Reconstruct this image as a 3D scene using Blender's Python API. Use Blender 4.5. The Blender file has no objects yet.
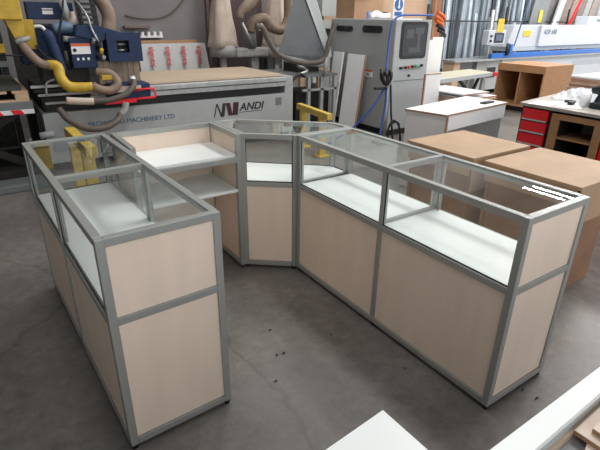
import bpy, bmesh, math, random
from mathutils import Vector, Matrix
random.seed(7)
sc = bpy.context.scene
C = sc.collection
PI = math.pi

# ------------------------------------------------------------------ camera
cam = bpy.data.cameras.new('camera')
camo = bpy.data.objects.new('camera', cam)
C.objects.link(camo)
sc.camera = camo
cam.sensor_width = 36
cam.lens = 28.123
cam.clip_start = 0.02
cr = Vector((0.82889, -0.55926, 0.01300))
cu = Vector((0.21802, 0.34436, 0.91317))
cw = Vector((0.51518, 0.75409, -0.40736))
camo.matrix_world = Matrix(((cr.x, cu.x, -cw.x, 0), (cr.y, cu.y, -cw.y, 0), (cr.z, cu.z, -cw.z, 1.6284), (0, 0, 0, 1)))

# ------------------------------------------------------------------ world, lamps, exposure
w = bpy.data.worlds.new('daylight')
sc.world = w
w.use_nodes = True
wb = w.node_tree.nodes['Background']
wb.inputs[0].default_value = (0.97, 0.98, 1.0, 1)
wb.inputs[1].default_value = 1.15
sc.view_settings.view_transform = 'Standard'
sc.view_settings.look = 'None'
sc.view_settings.gamma = 1
sc.view_settings.use_curve_mapping = False
sc.view_settings.exposure = 0.2


def area(name, loc, size, sizey, power, col=(1, 1, 1), target=None):
    l = bpy.data.lights.new(name, 'AREA')
    l.shape = 'RECTANGLE'
    l.size = size
    l.size_y = sizey
    l.energy = power
    l.color = col
    o = bpy.data.objects.new(name, l)
    C.objects.link(o)
    o.location = loc
    if target is not None:
        o.rotation_euler = (Vector(target) - Vector(loc)).to_track_quat('-Z', 'Y').to_euler()
    return o


SKY = (1.0, 0.99, 0.97)
for (x, y, p) in ((0.5, 3.5, 60), (4.5, 2.0, 170), (4.5, 6.5, 90), (9.5, 1.5, 170), (9.5, 6.0, 110), (15.0, 3.0, 200), (12.4, 4.6, 300)):
    area('skylight', (x, y, 5.9), 1.1, 3.0, p, SKY)

for k in range(4):
    area('louvre_skylight', (13.7 + 0.36 * k, 6.95 - 0.1 * k, 5.1), 0.12, 1.3, 22, SKY)

area('roller_door_daylight', (19.3, 6.6, 2.9), 4.5, 4.0, 250, (0.92, 0.96, 1.0), (2, 0.3, 1.2))

# ------------------------------------------------------------------ materials
MATS = {}


def mat(name, col, rough=0.55, metal=0.0, bump=0.0, bscale=60, var=0.0, vscale=8, stretch=(1, 1, 1), emit=None, spec=0.5, col2=None, detail=4):
    if name in MATS:
        return MATS[name]
    m = bpy.data.materials.new(name)
    m.use_nodes = True
    nt = m.node_tree
    b = nt.nodes['Principled BSDF']
    b.inputs['Base Color'].default_value = (*col, 1)
    b.inputs['Roughness'].default_value = rough
    b.inputs['Metallic'].default_value = metal
    b.inputs['Specular IOR Level'].default_value = spec
    if var > 0 or bump > 0:
        tc = nt.nodes.new('ShaderNodeTexCoord')
        mp = nt.nodes.new('ShaderNodeMapping')
        mp.inputs['Scale'].default_value = stretch
        nt.links.new(tc.outputs['Object'], mp.inputs[0])
    if var > 0:
        n = nt.nodes.new('ShaderNodeTexNoise')
        n.inputs['Scale'].default_value = vscale
        n.inputs['Detail'].default_value = detail
        r = nt.nodes.new('ShaderNodeValToRGB')
        c2 = col2 or tuple(c * (1 - var) for c in col)
        r.color_ramp.elements[0].color = (*c2, 1)
        r.color_ramp.elements[1].color = (*[min(1, c * (1 + var * 0.5)) for c in col], 1)
        r.color_ramp.elements[0].position = 0.3
        r.color_ramp.elements[1].position = 0.7
        nt.links.new(mp.outputs[0], n.inputs['Vector'])
        nt.links.new(n.outputs['Fac'], r.inputs[0])
        nt.links.new(r.outputs[0], b.inputs['Base Color'])
    if bump > 0:
        n2 = nt.nodes.new('ShaderNodeTexNoise')
        n2.inputs['Scale'].default_value = bscale
        bp = nt.nodes.new('ShaderNodeBump')
        bp.inputs['Strength'].default_value = bump
        bp.inputs['Distance'].default_value = 0.01
        nt.links.new(mp.outputs[0], n2.inputs['Vector'])
        nt.links.new(n2.outputs['Fac'], bp.inputs['Height'])
        nt.links.new(bp.outputs[0], b.inputs['Normal'])
    if emit:
        b.inputs['Emission Color'].default_value = (*emit[0], 1)
        b.inputs['Emission Strength'].default_value = emit[1]
    MATS[name] = m
    return m


ALU = mat('anodised aluminium', (0.375, 0.385, 0.365), 0.40, 0.35, var=0.04, vscale=20, stretch=(1, 1, 0.2))
LAM = mat('pale maple laminate', (0.85, 0.705, 0.58), 0.5, var=0.05, vscale=4, stretch=(3, 3, 0.6), detail=8)
WHITE = mat('white melamine', (0.86, 0.89, 0.875), 0.38, var=0.03, vscale=3)
WHITE2 = mat('white painted board', (0.84, 0.84, 0.84), 0.45, var=0.04, vscale=5)
CHIP = mat('chipboard edge', (0.42, 0.24, 0.14), 0.8, var=0.25, vscale=120)
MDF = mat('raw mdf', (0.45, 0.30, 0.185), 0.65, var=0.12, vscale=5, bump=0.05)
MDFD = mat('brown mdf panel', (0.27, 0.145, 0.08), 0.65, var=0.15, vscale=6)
MDFP = mat('pale mdf sheet', (0.54, 0.42, 0.305), 0.6, var=0.06, vscale=3)
PLY = mat('plywood', (0.42, 0.225, 0.105), 0.6, var=0.15, vscale=6, stretch=(1, 1, 5))
PINE = mat('pine timber', (0.62, 0.43, 0.28), 0.65, var=0.2, vscale=6, stretch=(1, 8, 8))
CARD = mat('cardboard', (0.45, 0.27, 0.155), 0.8, var=0.1, vscale=4)
CARDP = mat('pale brown board', (0.58, 0.39, 0.26), 0.75, var=0.12, vscale=3)
NAVY = mat('navy blue painted steel', (0.007, 0.026, 0.085), 0.6, var=0.25, vscale=12)
BLUE = mat('bright blue rail', (0.02, 0.14, 0.50), 0.4)
BLUEH = mat('blue air hose rubber', (0.03, 0.08, 0.36), 0.45)
YEL = mat('yellow painted steel', (0.60, 0.39, 0.035), 0.45, var=0.2, vscale=15)
YELP = mat('yellow guard paint', (0.62, 0.44, 0.075), 0.55, var=0.25, vscale=15)
RED = mat('red painted steel', (0.78, 0.018, 0.028), 0.38)
BLACK = mat('black plastic', (0.012, 0.012, 0.014), 0.45)
DARK = mat('dark oily steel', (0.035, 0.033, 0.03), 0.55, 0.3, var=0.4, vscale=15)
GREYM = mat('light grey machine paint', (0.40, 0.415, 0.41), 0.45, var=0.07, vscale=6)
GREYC = mat('grey powder coat', (0.41, 0.425, 0.43), 0.45, var=0.05, vscale=4)
GREYL = mat('pale grey powder coat', (0.44, 0.47, 0.47), 0.42, var=0.04, vscale=4)
GREYD = mat('mid grey sheet steel', (0.19, 0.205, 0.21), 0.45, 0.2, var=0.12, vscale=5)
CREAM = mat('off white machine cover', (0.56, 0.59, 0.63), 0.4, var=0.04, vscale=4)
STEEL = mat('bare steel rail', (0.50, 0.52, 0.51), 0.35, 0.7, var=0.2, vscale=14)
HOSE = mat('tan ribbed hose', (0.27, 0.195, 0.14), 0.6, var=0.25, vscale=14)
HOSEG = mat('grey brown ribbed hose', (0.11, 0.09, 0.075), 0.55, var=0.3, vscale=20)
BAG = mat('dusty filter fabric', (0.60, 0.50, 0.42), 0.9, var=0.12, vscale=6, bump=0.3, bscale=12)
PLEN = mat('dusty plenum paint', (0.37, 0.36, 0.34), 0.6, var=0.15, vscale=8)
PAPER = mat('white paper', (0.83, 0.83, 0.84), 0.7)
FILM = mat('crumpled clear film', (0.78, 0.80, 0.84), 0.3, bump=0.8, bscale=25)
SCREEN = mat('dark smoked window', (0.02, 0.023, 0.028), 0.12)
INKB = mat('blue lettering', (0.05, 0.12, 0.22), 0.5)
INKD = mat('dark lettering', (0.03, 0.025, 0.03), 0.5)
INKM = mat('maroon logo ink', (0.05, 0.010, 0.014), 0.5)
INKR = mat('red lettering', (0.60, 0.10, 0.12), 0.5)
TAPE = mat('yellow label', (0.80, 0.50, 0.03), 0.5)
ORANGE = mat('orange plastic', (0.70, 0.13, 0.02), 0.45)
CURT = mat('dusty leather skirt', (0.33, 0.25, 0.18), 0.6, var=0.3, vscale=9)
SIGNB = mat('mandatory sign blue', (0.02, 0.13, 0.40), 0.4)
RUBBER = mat('dark teal rubber', (0.008, 0.018, 0.025), 0.5)


def glass_mat():
    m = bpy.data.materials.new('clear glass pane')
    m.use_nodes = True
    nt = m.node_tree
    nt.nodes.clear()
    o = nt.nodes.new('ShaderNodeOutputMaterial')
    mx = nt.nodes.new('ShaderNodeMixShader')
    t = nt.nodes.new('ShaderNodeBsdfTransparent')
    t.inputs[0].default_value = (0.985, 0.994, 0.99, 1)
    g = nt.nodes.new('ShaderNodeBsdfGlossy')
    g.inputs['Roughness'].default_value = 0.0
    g.inputs['Color'].default_value = (0.9, 0.95, 0.93, 1)
    f = nt.nodes.new('ShaderNodeFresnel')
    f.inputs['IOR'].default_value = 1.45
    ge = nt.nodes.new('ShaderNodeNewGeometry')
    inv = nt.nodes.new('ShaderNodeMath')
    inv.operation = 'SUBTRACT'
    inv.inputs[0].default_value = 1.0
    nt.links.new(ge.outputs['Backfacing'], inv.inputs[1])
    ml = nt.nodes.new('ShaderNodeMath')
    ml.operation = 'MULTIPLY'
    nt.links.new(f.outputs[0], ml.inputs[0])
    nt.links.new(inv.outputs[0], ml.inputs[1])
    m2 = nt.nodes.new('ShaderNodeMath')
    m2.operation = 'MULTIPLY'
    m2.use_clamp = True
    m2.inputs[1].default_value = 1.05
    nt.links.new(ml.outputs[0], m2.inputs[0])
    nt.links.new(m2.outputs[0], mx.inputs[0])
    nt.links.new(t.outputs[0], mx.inputs[1])
    nt.links.new(g.outputs[0], mx.inputs[2])
    nt.links.new(mx.outputs[0], o.inputs[0])
    return m


GLASS = glass_mat()


def floor_mat():
    m = bpy.data.materials.new('worn concrete')
    m.use_nodes = True
    nt = m.node_tree
    N, L = nt.nodes, nt.links
    b = N['Principled BSDF']
    tc = N.new('ShaderNodeTexCoord')

    def noise(s, d=5, r=0.6):
        n = N.new('ShaderNodeTexNoise')
        n.inputs['Scale'].default_value = s
        n.inputs['Detail'].default_value = d
        n.inputs['Roughness'].default_value = r
        L.new(tc.outputs['Object'], n.inputs['Vector'])
        return n

    def ramp(src, a, ca, c, cc):
        r = N.new('ShaderNodeValToRGB')
        r.color_ramp.elements[0].position = a
        r.color_ramp.elements[0].color = (*ca, 1)
        r.color_ramp.elements[1].position = c
        r.color_ramp.elements[1].color = (*cc, 1)
        L.new(src, r.inputs[0])
        return r

    def mult(a, bb, f=1.0):
        x = N.new('ShaderNodeMixRGB')
        x.blend_type = 'MULTIPLY'
        x.inputs[0].default_value = f
        L.new(a, x.inputs[1])
        L.new(bb, x.inputs[2])
        return x.outputs[0]

    n1 = noise(1.3, 6)
    base = ramp(n1.outputs['Fac'], 0.3, (0.135, 0.122, 0.112), 0.72, (0.235, 0.216, 0.198))
    n2 = noise(14, 10, 0.78)
    r2 = ramp(n2.outputs['Fac'], 0.32, (0.62, 0.62, 0.62), 0.66, (1.14, 1.14, 1.14))
    c = mult(base.outputs[0], r2.outputs[0])
    # dark spots: glue and oil marks
    v = N.new('ShaderNodeTexVoronoi')
    v.inputs['Scale'].default_value = 3.1
    v.inputs['Randomness'].default_value = 1
    nw = noise(22, 3)
    ad = N.new('ShaderNodeMixRGB')
    ad.blend_type = 'ADD'
    ad.inputs[0].default_value = 0.06
    L.new(tc.outputs['Object'], ad.inputs[1])
    L.new(nw.outputs['Color'], ad.inputs[2])
    L.new(ad.outputs[0], v.inputs['Vector'])
    r3 = ramp(v.outputs['Distance'], 0.028, (0.35, 0.33, 0.32), 0.045, (1, 1, 1))
    c = mult(c, r3.outputs[0], 0.8)
    v3 = N.new('ShaderNodeTexVoronoi')
    v3.inputs['Scale'].default_value = 7.3
    L.new(ad.outputs[0], v3.inputs['Vector'])
    r5 = ramp(v3.outputs['Distance'], 0.03, (0.5, 0.48, 0.47), 0.06, (1, 1, 1))
    c = mult(c, r5.outputs[0], 0.7)
    # hairline cracks
    v2 = N.new('ShaderNodeTexVoronoi')
    v2.feature = 'DISTANCE_TO_EDGE'
    v2.inputs['Scale'].default_value = 0.24
    ad2 = N.new('ShaderNodeMixRGB')
    ad2.blend_type = 'ADD'
    ad2.inputs[0].default_value = 0.25
    nw2 = noise(2.5, 5)
    L.new(tc.outputs['Object'], ad2.inputs[1])
    L.new(nw2.outputs['Color'], ad2.inputs[2])
    L.new(ad2.outputs[0], v2.inputs['Vector'])
    r4 = ramp(v2.outputs['Distance'], 0.0, (0.6, 0.6, 0.6), 0.0018, (1, 1, 1))
    c = mult(c, r4.outputs[0], 0.8)
    L.new(c, b.inputs['Base Color'])
    rr = ramp(n2.outputs['Fac'], 0.3, (0.27, 0.27, 0.27), 0.75, (0.50, 0.50, 0.50))
    L.new(rr.outputs[0], b.inputs['Roughness'])
    bp = N.new('ShaderNodeBump')
    bp.inputs['Strength'].default_value = 0.12
    bp.inputs['Distance'].default_value = 0.01
    L.new(n2.outputs['Fac'], bp.inputs['Height'])
    L.new(bp.outputs[0], b.inputs['Normal'])
    return m


# ------------------------------------------------------------------ mesh helpers
class MB:
    def __init__(s):
        s.bm = bmesh.new()

    def hexa(s, v):
        vs = [s.bm.verts.new(p) for p in v]
        for f in ((0, 3, 2, 1), (4, 5, 6, 7), (0, 1, 5, 4), (1, 2, 6, 5), (2, 3, 7, 6), (3, 0, 4, 7)):
            s.bm.faces.new([vs[i] for i in f])
        return s

    def box(s, x0, x1, y0, y1, z0, z1):
        return s.hexa([(x0, y0, z0), (x1, y0, z0), (x1, y1, z0), (x0, y1, z0), (x0, y0, z1), (x1, y0, z1), (x1, y1, z1), (x0, y1, z1)])

    def prism(s, pts, off):
        """pts: planar 3D polygon, extruded by vector off"""
        off = Vector(off)
        a = [s.bm.verts.new(p) for p in pts]
        b = [s.bm.verts.new(Vector(p) + off) for p in pts]
        n = len(pts)
        s.bm.faces.new(a[::-1])
        s.bm.faces.new(b)
        for i in range(n):
            s.bm.faces.new((a[i], a[(i + 1) % n], b[(i + 1) % n], b[i]))
        return s

    def bar(s, p, q, wd, ht, up=(0, 0, 1)):
        """box of section wd x ht along p-q (centre line)"""
        p, q = Vector(p), Vector(q)
        d = (q - p).normalized()
        u = Vector(up)
        sd = d.cross(u)
        if sd.length < 1e-4:
            u = Vector((0, 1, 0))
            sd = d.cross(u)
        sd.normalize()
        u = sd.cross(d).normalized()
        v = []
        for e in (p, q):
            for a, b in ((-1, -1), (1, -1), (1, 1), (-1, 1)):
                v.append(e + sd * a * wd / 2 + u * b * ht / 2)
        return s.hexa(v)

    def tube(s, pts, rad, seg=12, rib=0.0, pitch=0.03, smooth=True, closed=False):
        pts = [Vector(p) for p in pts]
        if smooth and len(pts) > 2:
            P = [pts[0] * 2 - pts[1]] + pts + [pts[-1] * 2 - pts[-2]]
            out = []
            for i in range(1, len(P) - 2):
                n = max(4, int((P[i + 1] - P[i]).length / (pitch / 2 if rib else 0.04)))
                for k in range(n):
                    t = k / n
                    a, b, c, d = P[i - 1], P[i], P[i + 1], P[i + 2]
                    out.append(0.5 * ((2 * b) + (c - a) * t + (2 * a - 5 * b + 4 * c - d) * t * t + (3 * b - a - 3 * c + d) * t ** 3))
            out.append(pts[-1])
            pts = out
        elif rib:
            out = []
            for i in range(len(pts) - 1):
                n = max(2, int((pts[i + 1] - pts[i]).length / (pitch / 2)))
                out += [pts[i].lerp(pts[i + 1], k / n) for k in range(n)]
            out.append(pts[-1])
            pts = out
        rads = rad if isinstance(rad, (list, tuple)) else None
        rings = []
        nrm = None
        for i, p in enumerate(pts):
            d = (pts[min(i + 1, len(pts) - 1)] - pts[max(i - 1, 0)]).normalized()
            if nrm is None:
                nrm = d.orthogonal().normalized()
            nrm = (nrm - d * nrm.dot(d)).normalized()
            bn = d.cross(nrm)
            if rads:
                t = i / (len(pts) - 1) * (len(rads) - 1)
                k = min(int(t), len(rads) - 2)
                R = rads[k] + (rads[k + 1] - rads[k]) * (t - k)
            else:
                R = rad
            if rib and i % 2:
                R *= 1 - rib
            rings.append([s.bm.verts.new(p + (nrm * math.cos(2 * PI * j / seg) + bn * math.sin(2 * PI * j / seg)) * R) for j in range(seg)])
        for a, b in zip(rings, rings[1:]):
            for j in range(seg):
                f = s.bm.faces.new((a[j], a[(j + 1) % seg], b[(j + 1) % seg], b[j]))
                f.smooth = True
        s.bm.faces.new(rings[0][::-1])
        s.bm.faces.new(rings[-1])
        return s

    def cyl(s, p, q, r, seg=16):
        return s.tube([p, q], r, seg, smooth=False)

    def build(s, name, m, parent=None, bevel=0.0, rot=None):
        bmesh.ops.recalc_face_normals(s.bm, faces=s.bm.faces)
        me = bpy.data.meshes.new(name)
        s.bm.to_mesh(me)
        s.bm.free()
        me.materials.append(m)
        o = bpy.data.objects.new(name, me)
        C.objects.link(o)
        if parent is not None:
            o.parent = parent
            o.matrix_parent_inverse = Matrix.Translation(parent.location).inverted() if not parent.get('_own') else Matrix()
        if bevel > 0:
            bv = o.modifiers.new('bevel', 'BEVEL')
            bv.width = bevel
            bv.segments = 2
            bv.limit_method = 'ANGLE'
        return o


def tag(o, label=None, cat=None, group=None, kind=None):
    if label:
        o['label'] = label
    if cat:
        o['category'] = cat
    if group:
        o['group'] = group
    if kind:
        o['kind'] = kind
    return o


def thing(name, label, cat, loc=(0, 0, 0), group=None):
    """an Empty at the thing's base; parts are given in world coordinates"""
    o = bpy.data.objects.new(name, None)
    C.objects.link(o)
    o.empty_display_size = 0.1
    o.location = loc
    return tag(o, label, cat, group)


def B(*a):
    return MB().box(*a)


def text(name, body, m, parent, loc, size, ax, up=(0, 0, 1), depth=0.002, shear=0.0, scalex=1.0, bold=0.0):
    cu_ = bpy.data.curves.new(name, 'FONT')
    cu_.body = body
    cu_.size = size
    cu_.extrude = depth
    cu_.offset = bold
    cu_.shear = shear
    to = bpy.data.objects.new(name + '_tmp', cu_)
    C.objects.link(to)
    dg = bpy.context.evaluated_depsgraph_get()
    me = bpy.data.meshes.new_from_object(to.evaluated_get(dg))
    bpy.data.objects.remove(to)
    X = Vector(ax).normalized()
    U = Vector(up).normalized()
    Z = X.cross(U)
    M = Matrix(((X.x * scalex, U.x, Z.x, loc[0]), (X.y * scalex, U.y, Z.y, loc[1]), (X.z * scalex, U.z, Z.z, loc[2]), (0, 0, 0, 1)))
    me.transform(M)
    me.materials.clear()
    me.materials.append(m)
    o = bpy.data.objects.new(name, me)
    C.objects.link(o)
    o.parent = parent
    o.matrix_parent_inverse = Matrix.Translation(parent.location).inverted()
    return o


# ------------------------------------------------------------------ the room
FL = floor_mat()
tag(B(-4, 20, -3, 8.3, -0.1, 0).build('floor', FL), kind='structure')
WALL = mat('grey plastered wall', (0.235, 0.222, 0.22), 0.8, var=0.16, vscale=1.5)
tag(B(-4, 20, 8.3, 8.45, -0.1, 6.1).build('wall_back', WALL), kind='structure')
CEIL = mat('grey roof sheeting', (0.22, 0.225, 0.23), 0.7, var=0.1, vscale=2)
tag(B(-4, 20, -3, 8.3, 6.0, 6.1).build('ceiling', CEIL), kind='structure')
WALLL = mat('dark block wall', (0.10, 0.095, 0.09), 0.85, var=0.2, vscale=3)
tag(B(-4.15, -4, -3, 8.45, -0.1, 6.1).build('wall_left', WALLL), kind='structure')
TRIM = mat('brown timber upright', (0.22, 0.16, 0.14), 0.7, var=0.2, vscale=4)
tag(B(3.62, 3.68, 8.24, 8.3, 0, 6).build('trim_1', TRIM), kind='structure')
tag(B(3.80, 3.90, 8.22, 8.3, 0, 6).build('trim_2', TRIM), kind='structure')
PAN = mat('pale green wall lining', (0.52, 0.56, 0.54), 0.7, var=0.1, vscale=2)
tag(B(5.15, 8.6, 8.25, 8.3, 0, 6).build('trim_3', PAN), kind='structure')

# ------------------------------------------------------------------ display counters
TOP, PW = 0.95, 0.031
MID0, MID1 = 0.602, 0.635


def counter(name, label, poly, modes, splits, deck=0.634, top='glass', base='laminate'):
    """poly: corners counter-clockwise; modes[i] for side i (poly[i]->poly[i+1]):
    'glass' = glass above, laminate below; 'panel' = laminate above and below; 'open' = only top rail;
    splits[i] = fractions at which an intermediate post stands"""
    cx = sum(p[0] for p in poly) / len(poly)
    cy = sum(p[1] for p in poly) / len(poly)
    t = thing(name, label, 'display counter', (cx, cy, 0))
    n = len(poly)
    P = [Vector((p[0], p[1], 0)) for p in poly]
    # inset corner centres for posts
    ctr = []
    for i in range(n):
        a, b, c = P[i - 1], P[i], P[(i + 1) % n]
        d1, d2 = (b - a).normalized(), (c - b).normalized()
        n1, n2 = Vector((-d1.y, d1.x, 0)), Vector((-d2.y, d2.x, 0))
        k = PW / 2 / (1 + n1.dot(n2))
        ctr.append(b + (n1 + n2) * k)
    for i in range(n):
        d = (P[(i + 1) % n] - P[i]).normalized()
        up = Vector((-d.y, d.x, 0))
        MB().bar(ctr[i] + Vector((0, 0, 0.022)), ctr[i] + Vector((0, 0, TOP - 0.001)), PW * 0.995, PW * 0.995, up).build('post', ALU, t, 0.0015)
        MB().cyl(ctr[i], ctr[i] + Vector((0, 0, 0.024)), 0.013, 12).build('foot', BLACK, t)
    for i in range(n):
        a, b = ctr[i], ctr[(i + 1) % n]
        d = (b - a).normalized()
        ln = (b - a).length
        nin = Vector((-d.y, d.x, 0))
        if ln < 0.08:
            continue
        s0, s1 = a + d * PW / 2, b - d * PW / 2
        z = lambda v, h: Vector((v.x, v.y, h))
        mode = modes[i]
        MB().bar(z(s0, TOP - PW / 2), z(s1, TOP - PW / 2), PW, PW).build('top_rail', ALU, t, 0.0015)
        if mode != 'open':
            MB().bar(z(s0, (MID0 + MID1) / 2), z(s1, (MID0 + MID1) / 2), PW, PW).build('middle_rail', ALU, t, 0.0015)
            MB().bar(z(s0, 0.022 + PW / 2), z(s1, 0.022 + PW / 2), PW, PW).build('bottom_rail', ALU, t, 0.0015)
        marks = [0] + list(splits.get(i, [])) + [1]
        for f in marks[1:-1]:
            c = a + d * ln * f
            MB().bar(z(c, 0.056), z(c, MID0), PW, PW, nin).build('post', ALU, t, 0.001)
            MB().bar(z(c, MID1), z(c, TOP - PW), PW * (0.8 if mode == 'glass' else 1), PW, nin).build('post', ALU, t, 0.001)
            MB().cyl(z(c, 0), z(c, 0.024), 0.013, 12).build('foot', BLACK, t)
        for f0, f1 in zip(marks, marks[1:]):
            q0, q1 = a + d * (ln * f0 + PW / 2), a + d * (ln * f1 - PW / 2)
            if mode != 'open':
                MB().bar(z(q0, (0.056 + MID0) / 2), z(q1, (0.056 + MID0) / 2), 0.016, MID0 - 0.056).build('side_panel', LAM, t)
            if mode == 'glass':
                MB().bar(z(q0, (MID1 + TOP - PW) / 2), z(q1, (MID1 + TOP - PW) / 2), 0.005, TOP - PW - MID1).build('glass_pane', GLASS, t)
                g_ = MB()
                zz0, zz1 = MID1 + 0.002, TOP - PW - 0.002
                o_ = nin * -0.006
                for (u0, u1) in ((z(q0 + o_, zz0), z(q1 + o_, zz0)), (z(q0 + o_, zz0), z(q0 + o_, zz1)), (z(q1 + o_, zz0), z(q1 + o_, zz1))):
                    g_.bar(u0, u1, 0.005, 0.005)
                g_.build('gasket', BLACK, t)
            elif mode == 'panel':
                MB().bar(z(q0, (MID1 + TOP - PW) / 2), z(q1, (MID1 + TOP - PW) / 2), 0.016, TOP - PW - MID1).build('side_panel', LAM, t)
            elif mode == 'slide':
                pn = MB().bar(z(q0, (MID1 + TOP - PW) / 2), z(q1, (MID1 + TOP - PW) / 2), 0.005, TOP - PW - MID1).build('sliding_pane', GLASS, t)
                ee = (q1 - d * 0.012) if f0 == 0 else (q0 + d * 0.012)
                ee = ee + nin * 0.004
                MB().bar(z(ee, MID1), z(ee, TOP - PW), 0.012, 0.014, nin).build('pane_edge', STEEL, pn)
    ins = [p for p in ctr]
    ctr0 = sum(ins, Vector()) / n
    if deck:
        dk = [v + (ctr0 - v).normalized() * 0.012 for v in ins]
        MB().prism([(v.x, v.y, MID1 - 0.014) for v in dk], (0, 0, 0.016)).build('deck', WHITE, t)
    return t, ctr


def cross(t, a, b, low=True):
    MB().bar((*a, TOP - 0.015), (*b, TOP - 0.015), 0.026, 0.030).build('cross_rail', ALU, t, 0.001)
    if low:
        MB().bar((*a, MID1 + 0.011), (*b, MID1 + 0.011), 0.016, 0.018).build('divider_rail', ALU, t, 0.001)


def topglass(t, pts, zt=TOP - 0.006):
    MB().prism([(p[0], p[1], zt - 0.005) for p in pts], (0, 0, 0.005)).build('glass_top', GLASS, t)


# long counter on the right
x0, x1, y0, y1 = 1.612, 2.056, 0.8425, 2.400
ym = 1.618
R, cr_ = counter('display_counter', 'long display counter with two glass bays beside the mdf tables, white deck inside',
                 [(x0, y0), (x1, y0), (x1, y1), (x0, y1)], ['panel', 'slide', 'open', 'glass'], {1: [0.498], 3: [0.502]})
cross(R, (x0 + PW, ym), (x1 - PW, ym))
for a, b in ((y0 + PW, ym - 0.013), (ym + 0.013, y1 - PW)):
    topglass(R, [(x0 + PW, a), (x1 - PW, a), (x1 - PW, b), (x0 + PW, b)])
# corner unit
cor = [(1.332, 2.618), (1.600, 2.404), (2.054, 2.404), (2.054, 2.588), (1.512, 3.055), (1.332, 3.055)]
K, ck = counter('display_counter', 'angled corner display counter joining the desk unit and the long counter',
                cor, ['glass', 'open', 'glass', 'glass', 'glass', 'panel'], {})
topglass(K, [(v.x, v.y) for v in ck])

# left counter (turned two degrees)
la = 0.0371
O = Vector((0.6733, 1.5215))
ax = Vector((-math.sin(la), math.cos(la)))
bx = Vector((math.cos(la), math.sin(la)))
Ll, Lw = 1.552, 0.456


def LP(a, b):
    v = O + ax * a - bx * b
    return (v.x, v.y)


Lc, cl = counter('display_counter', 'display counter on the left, nearest the camera, with two glass bays and laminate end panel',
                 [LP(0, Lw), LP(0, 0), LP(Ll, 0), LP(Ll, Lw)], ['panel', 'slide', 'glass', 'glass'], {1: [0.51], 3: [0.505]})
cross(Lc, LP(0.785, PW), LP(0.785, Lw - PW), False)
for a, b in ((PW, 0.772), (0.798, Ll - PW)):
    topglass(Lc, [LP(a, Lw - PW), LP(a, PW), LP(b, PW), LP(b, Lw - PW)])

# desk unit in the middle: raised sides and back, white top, shelf, open front
mx0, mx1, my0, my1 = 0.645, 1.328, 2.618, 3.055
D = thing('service_desk', 'open fronted desk unit with white top and shelf between left and corner counters', 'desk', ((mx0 + mx1) / 2, (my0 + my1) / 2, 0))
h = PW / 2
for (x, y) in ((mx0 + h, my0 + h), (mx1 - h, my0 + h), (mx0 + h, my1 - h), (mx1 - h, my1 - h)):
    B(x - h, x + h, y - h, y + h, 0.022, TOP - 0.001).build('post', ALU, D, 0.0015)
    MB().cyl((x, y, 0), (x, y, 0.024), 0.013, 12).build('foot', BLACK, D)
for x in (mx0, mx1 - PW):
    B(x, x + PW, my0 + PW, my1 - PW, TOP - PW, TOP).build('top_rail', ALU, D, 0.0015)
    B(x, x + PW, my0 + PW, my1 - PW, 0.022, 0.056).build('bottom_rail', ALU, D, 0.0015)
    B(x + 0.009, x + 0.025, my0 + PW, my1 - PW, 0.056, TOP - PW).build('side_panel', LAM, D)
B(mx0 + PW, mx1 - PW, my1 - PW, my1, TOP - PW, TOP).build('top_rail', ALU, D, 0.0015)
B(mx0 + PW, mx1 - PW, my1 - PW, my1, 0.022, 0.056).build('bottom_rail', ALU, D, 0.0015)
B(mx0 + PW, mx1 - PW, my1 - 0.025, my1 - 0.009, 0.056, TOP - PW).build('back_panel', LAM, D)
B(mx0 + PW, mx1 - PW, my0, my0 + PW, 0.768, 0.802).build('desk_rail', ALU, D, 0.0015)
B(mx0 + 0.026, mx1 - 0.026, my0 + 0.020, my1 - 0.026, 0.800, 0.816).build('desktop', WHITE, D)
B(mx0 + 0.026, mx1 - 0.026, my0 + 0.006, my1 - 0.026, 0.568, 0.586).build('shelf', WHITE, D)

# ------------------------------------------------------------------ cnc router
CNC = thing('cnc_router', 'long grey cnc router with blue gantry behind the display counters', 'machine', (2.1, 6.3, 0))
# bed
B(0.55, 3.60, 5.66, 6.85, 0.10, 0.645).build('bed_body', GREYM, CNC, 0.004)
B(0.60, 3.54, 5.72, 6.80, 0.645, 0.745).build('bed_gap', BLACK, CNC)
B(1.05, 3.62, 5.64, 5.72, 0.745, 0.800).build('front_rail', STEEL, CNC, 0.004)
B(1.05, 3.60, 5.62, 5.70, 0.808, 0.868).build('front_rail', STEEL, CNC, 0.008)
B(1.05, 3.55, 5.70, 6.85, 0.745, 0.872).build('table_slab', DARK, CNC)
B(3.60, 3.74, 5.70, 6.85, 0.10, 0.86).build('end_housing', GREYM, CNC, 0.004)
B(3.43, 3.52, 5.652, 5.66, 0.50, 0.60).build('vent_plate', GREYD, CNC)
for k in range(4):
    B(0.62 + 0.95 * k, 0.72 + 0.95 * k, 5.8, 5.9, 0, 0.10).build('foot', DARK, CNC)
text('lettering', 'PROWOOD MACHINERY LTD', INKB, CNC, (0.98, 5.658, 0.462), 0.078, (1, 0, 0), scalex=0.96)
text('lettering', 'ANDI', INKD, CNC, (2.87, 5.658, 0.472), 0.135, (1, 0, 0), shear=0.25, scalex=1.08, bold=0.003)
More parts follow.
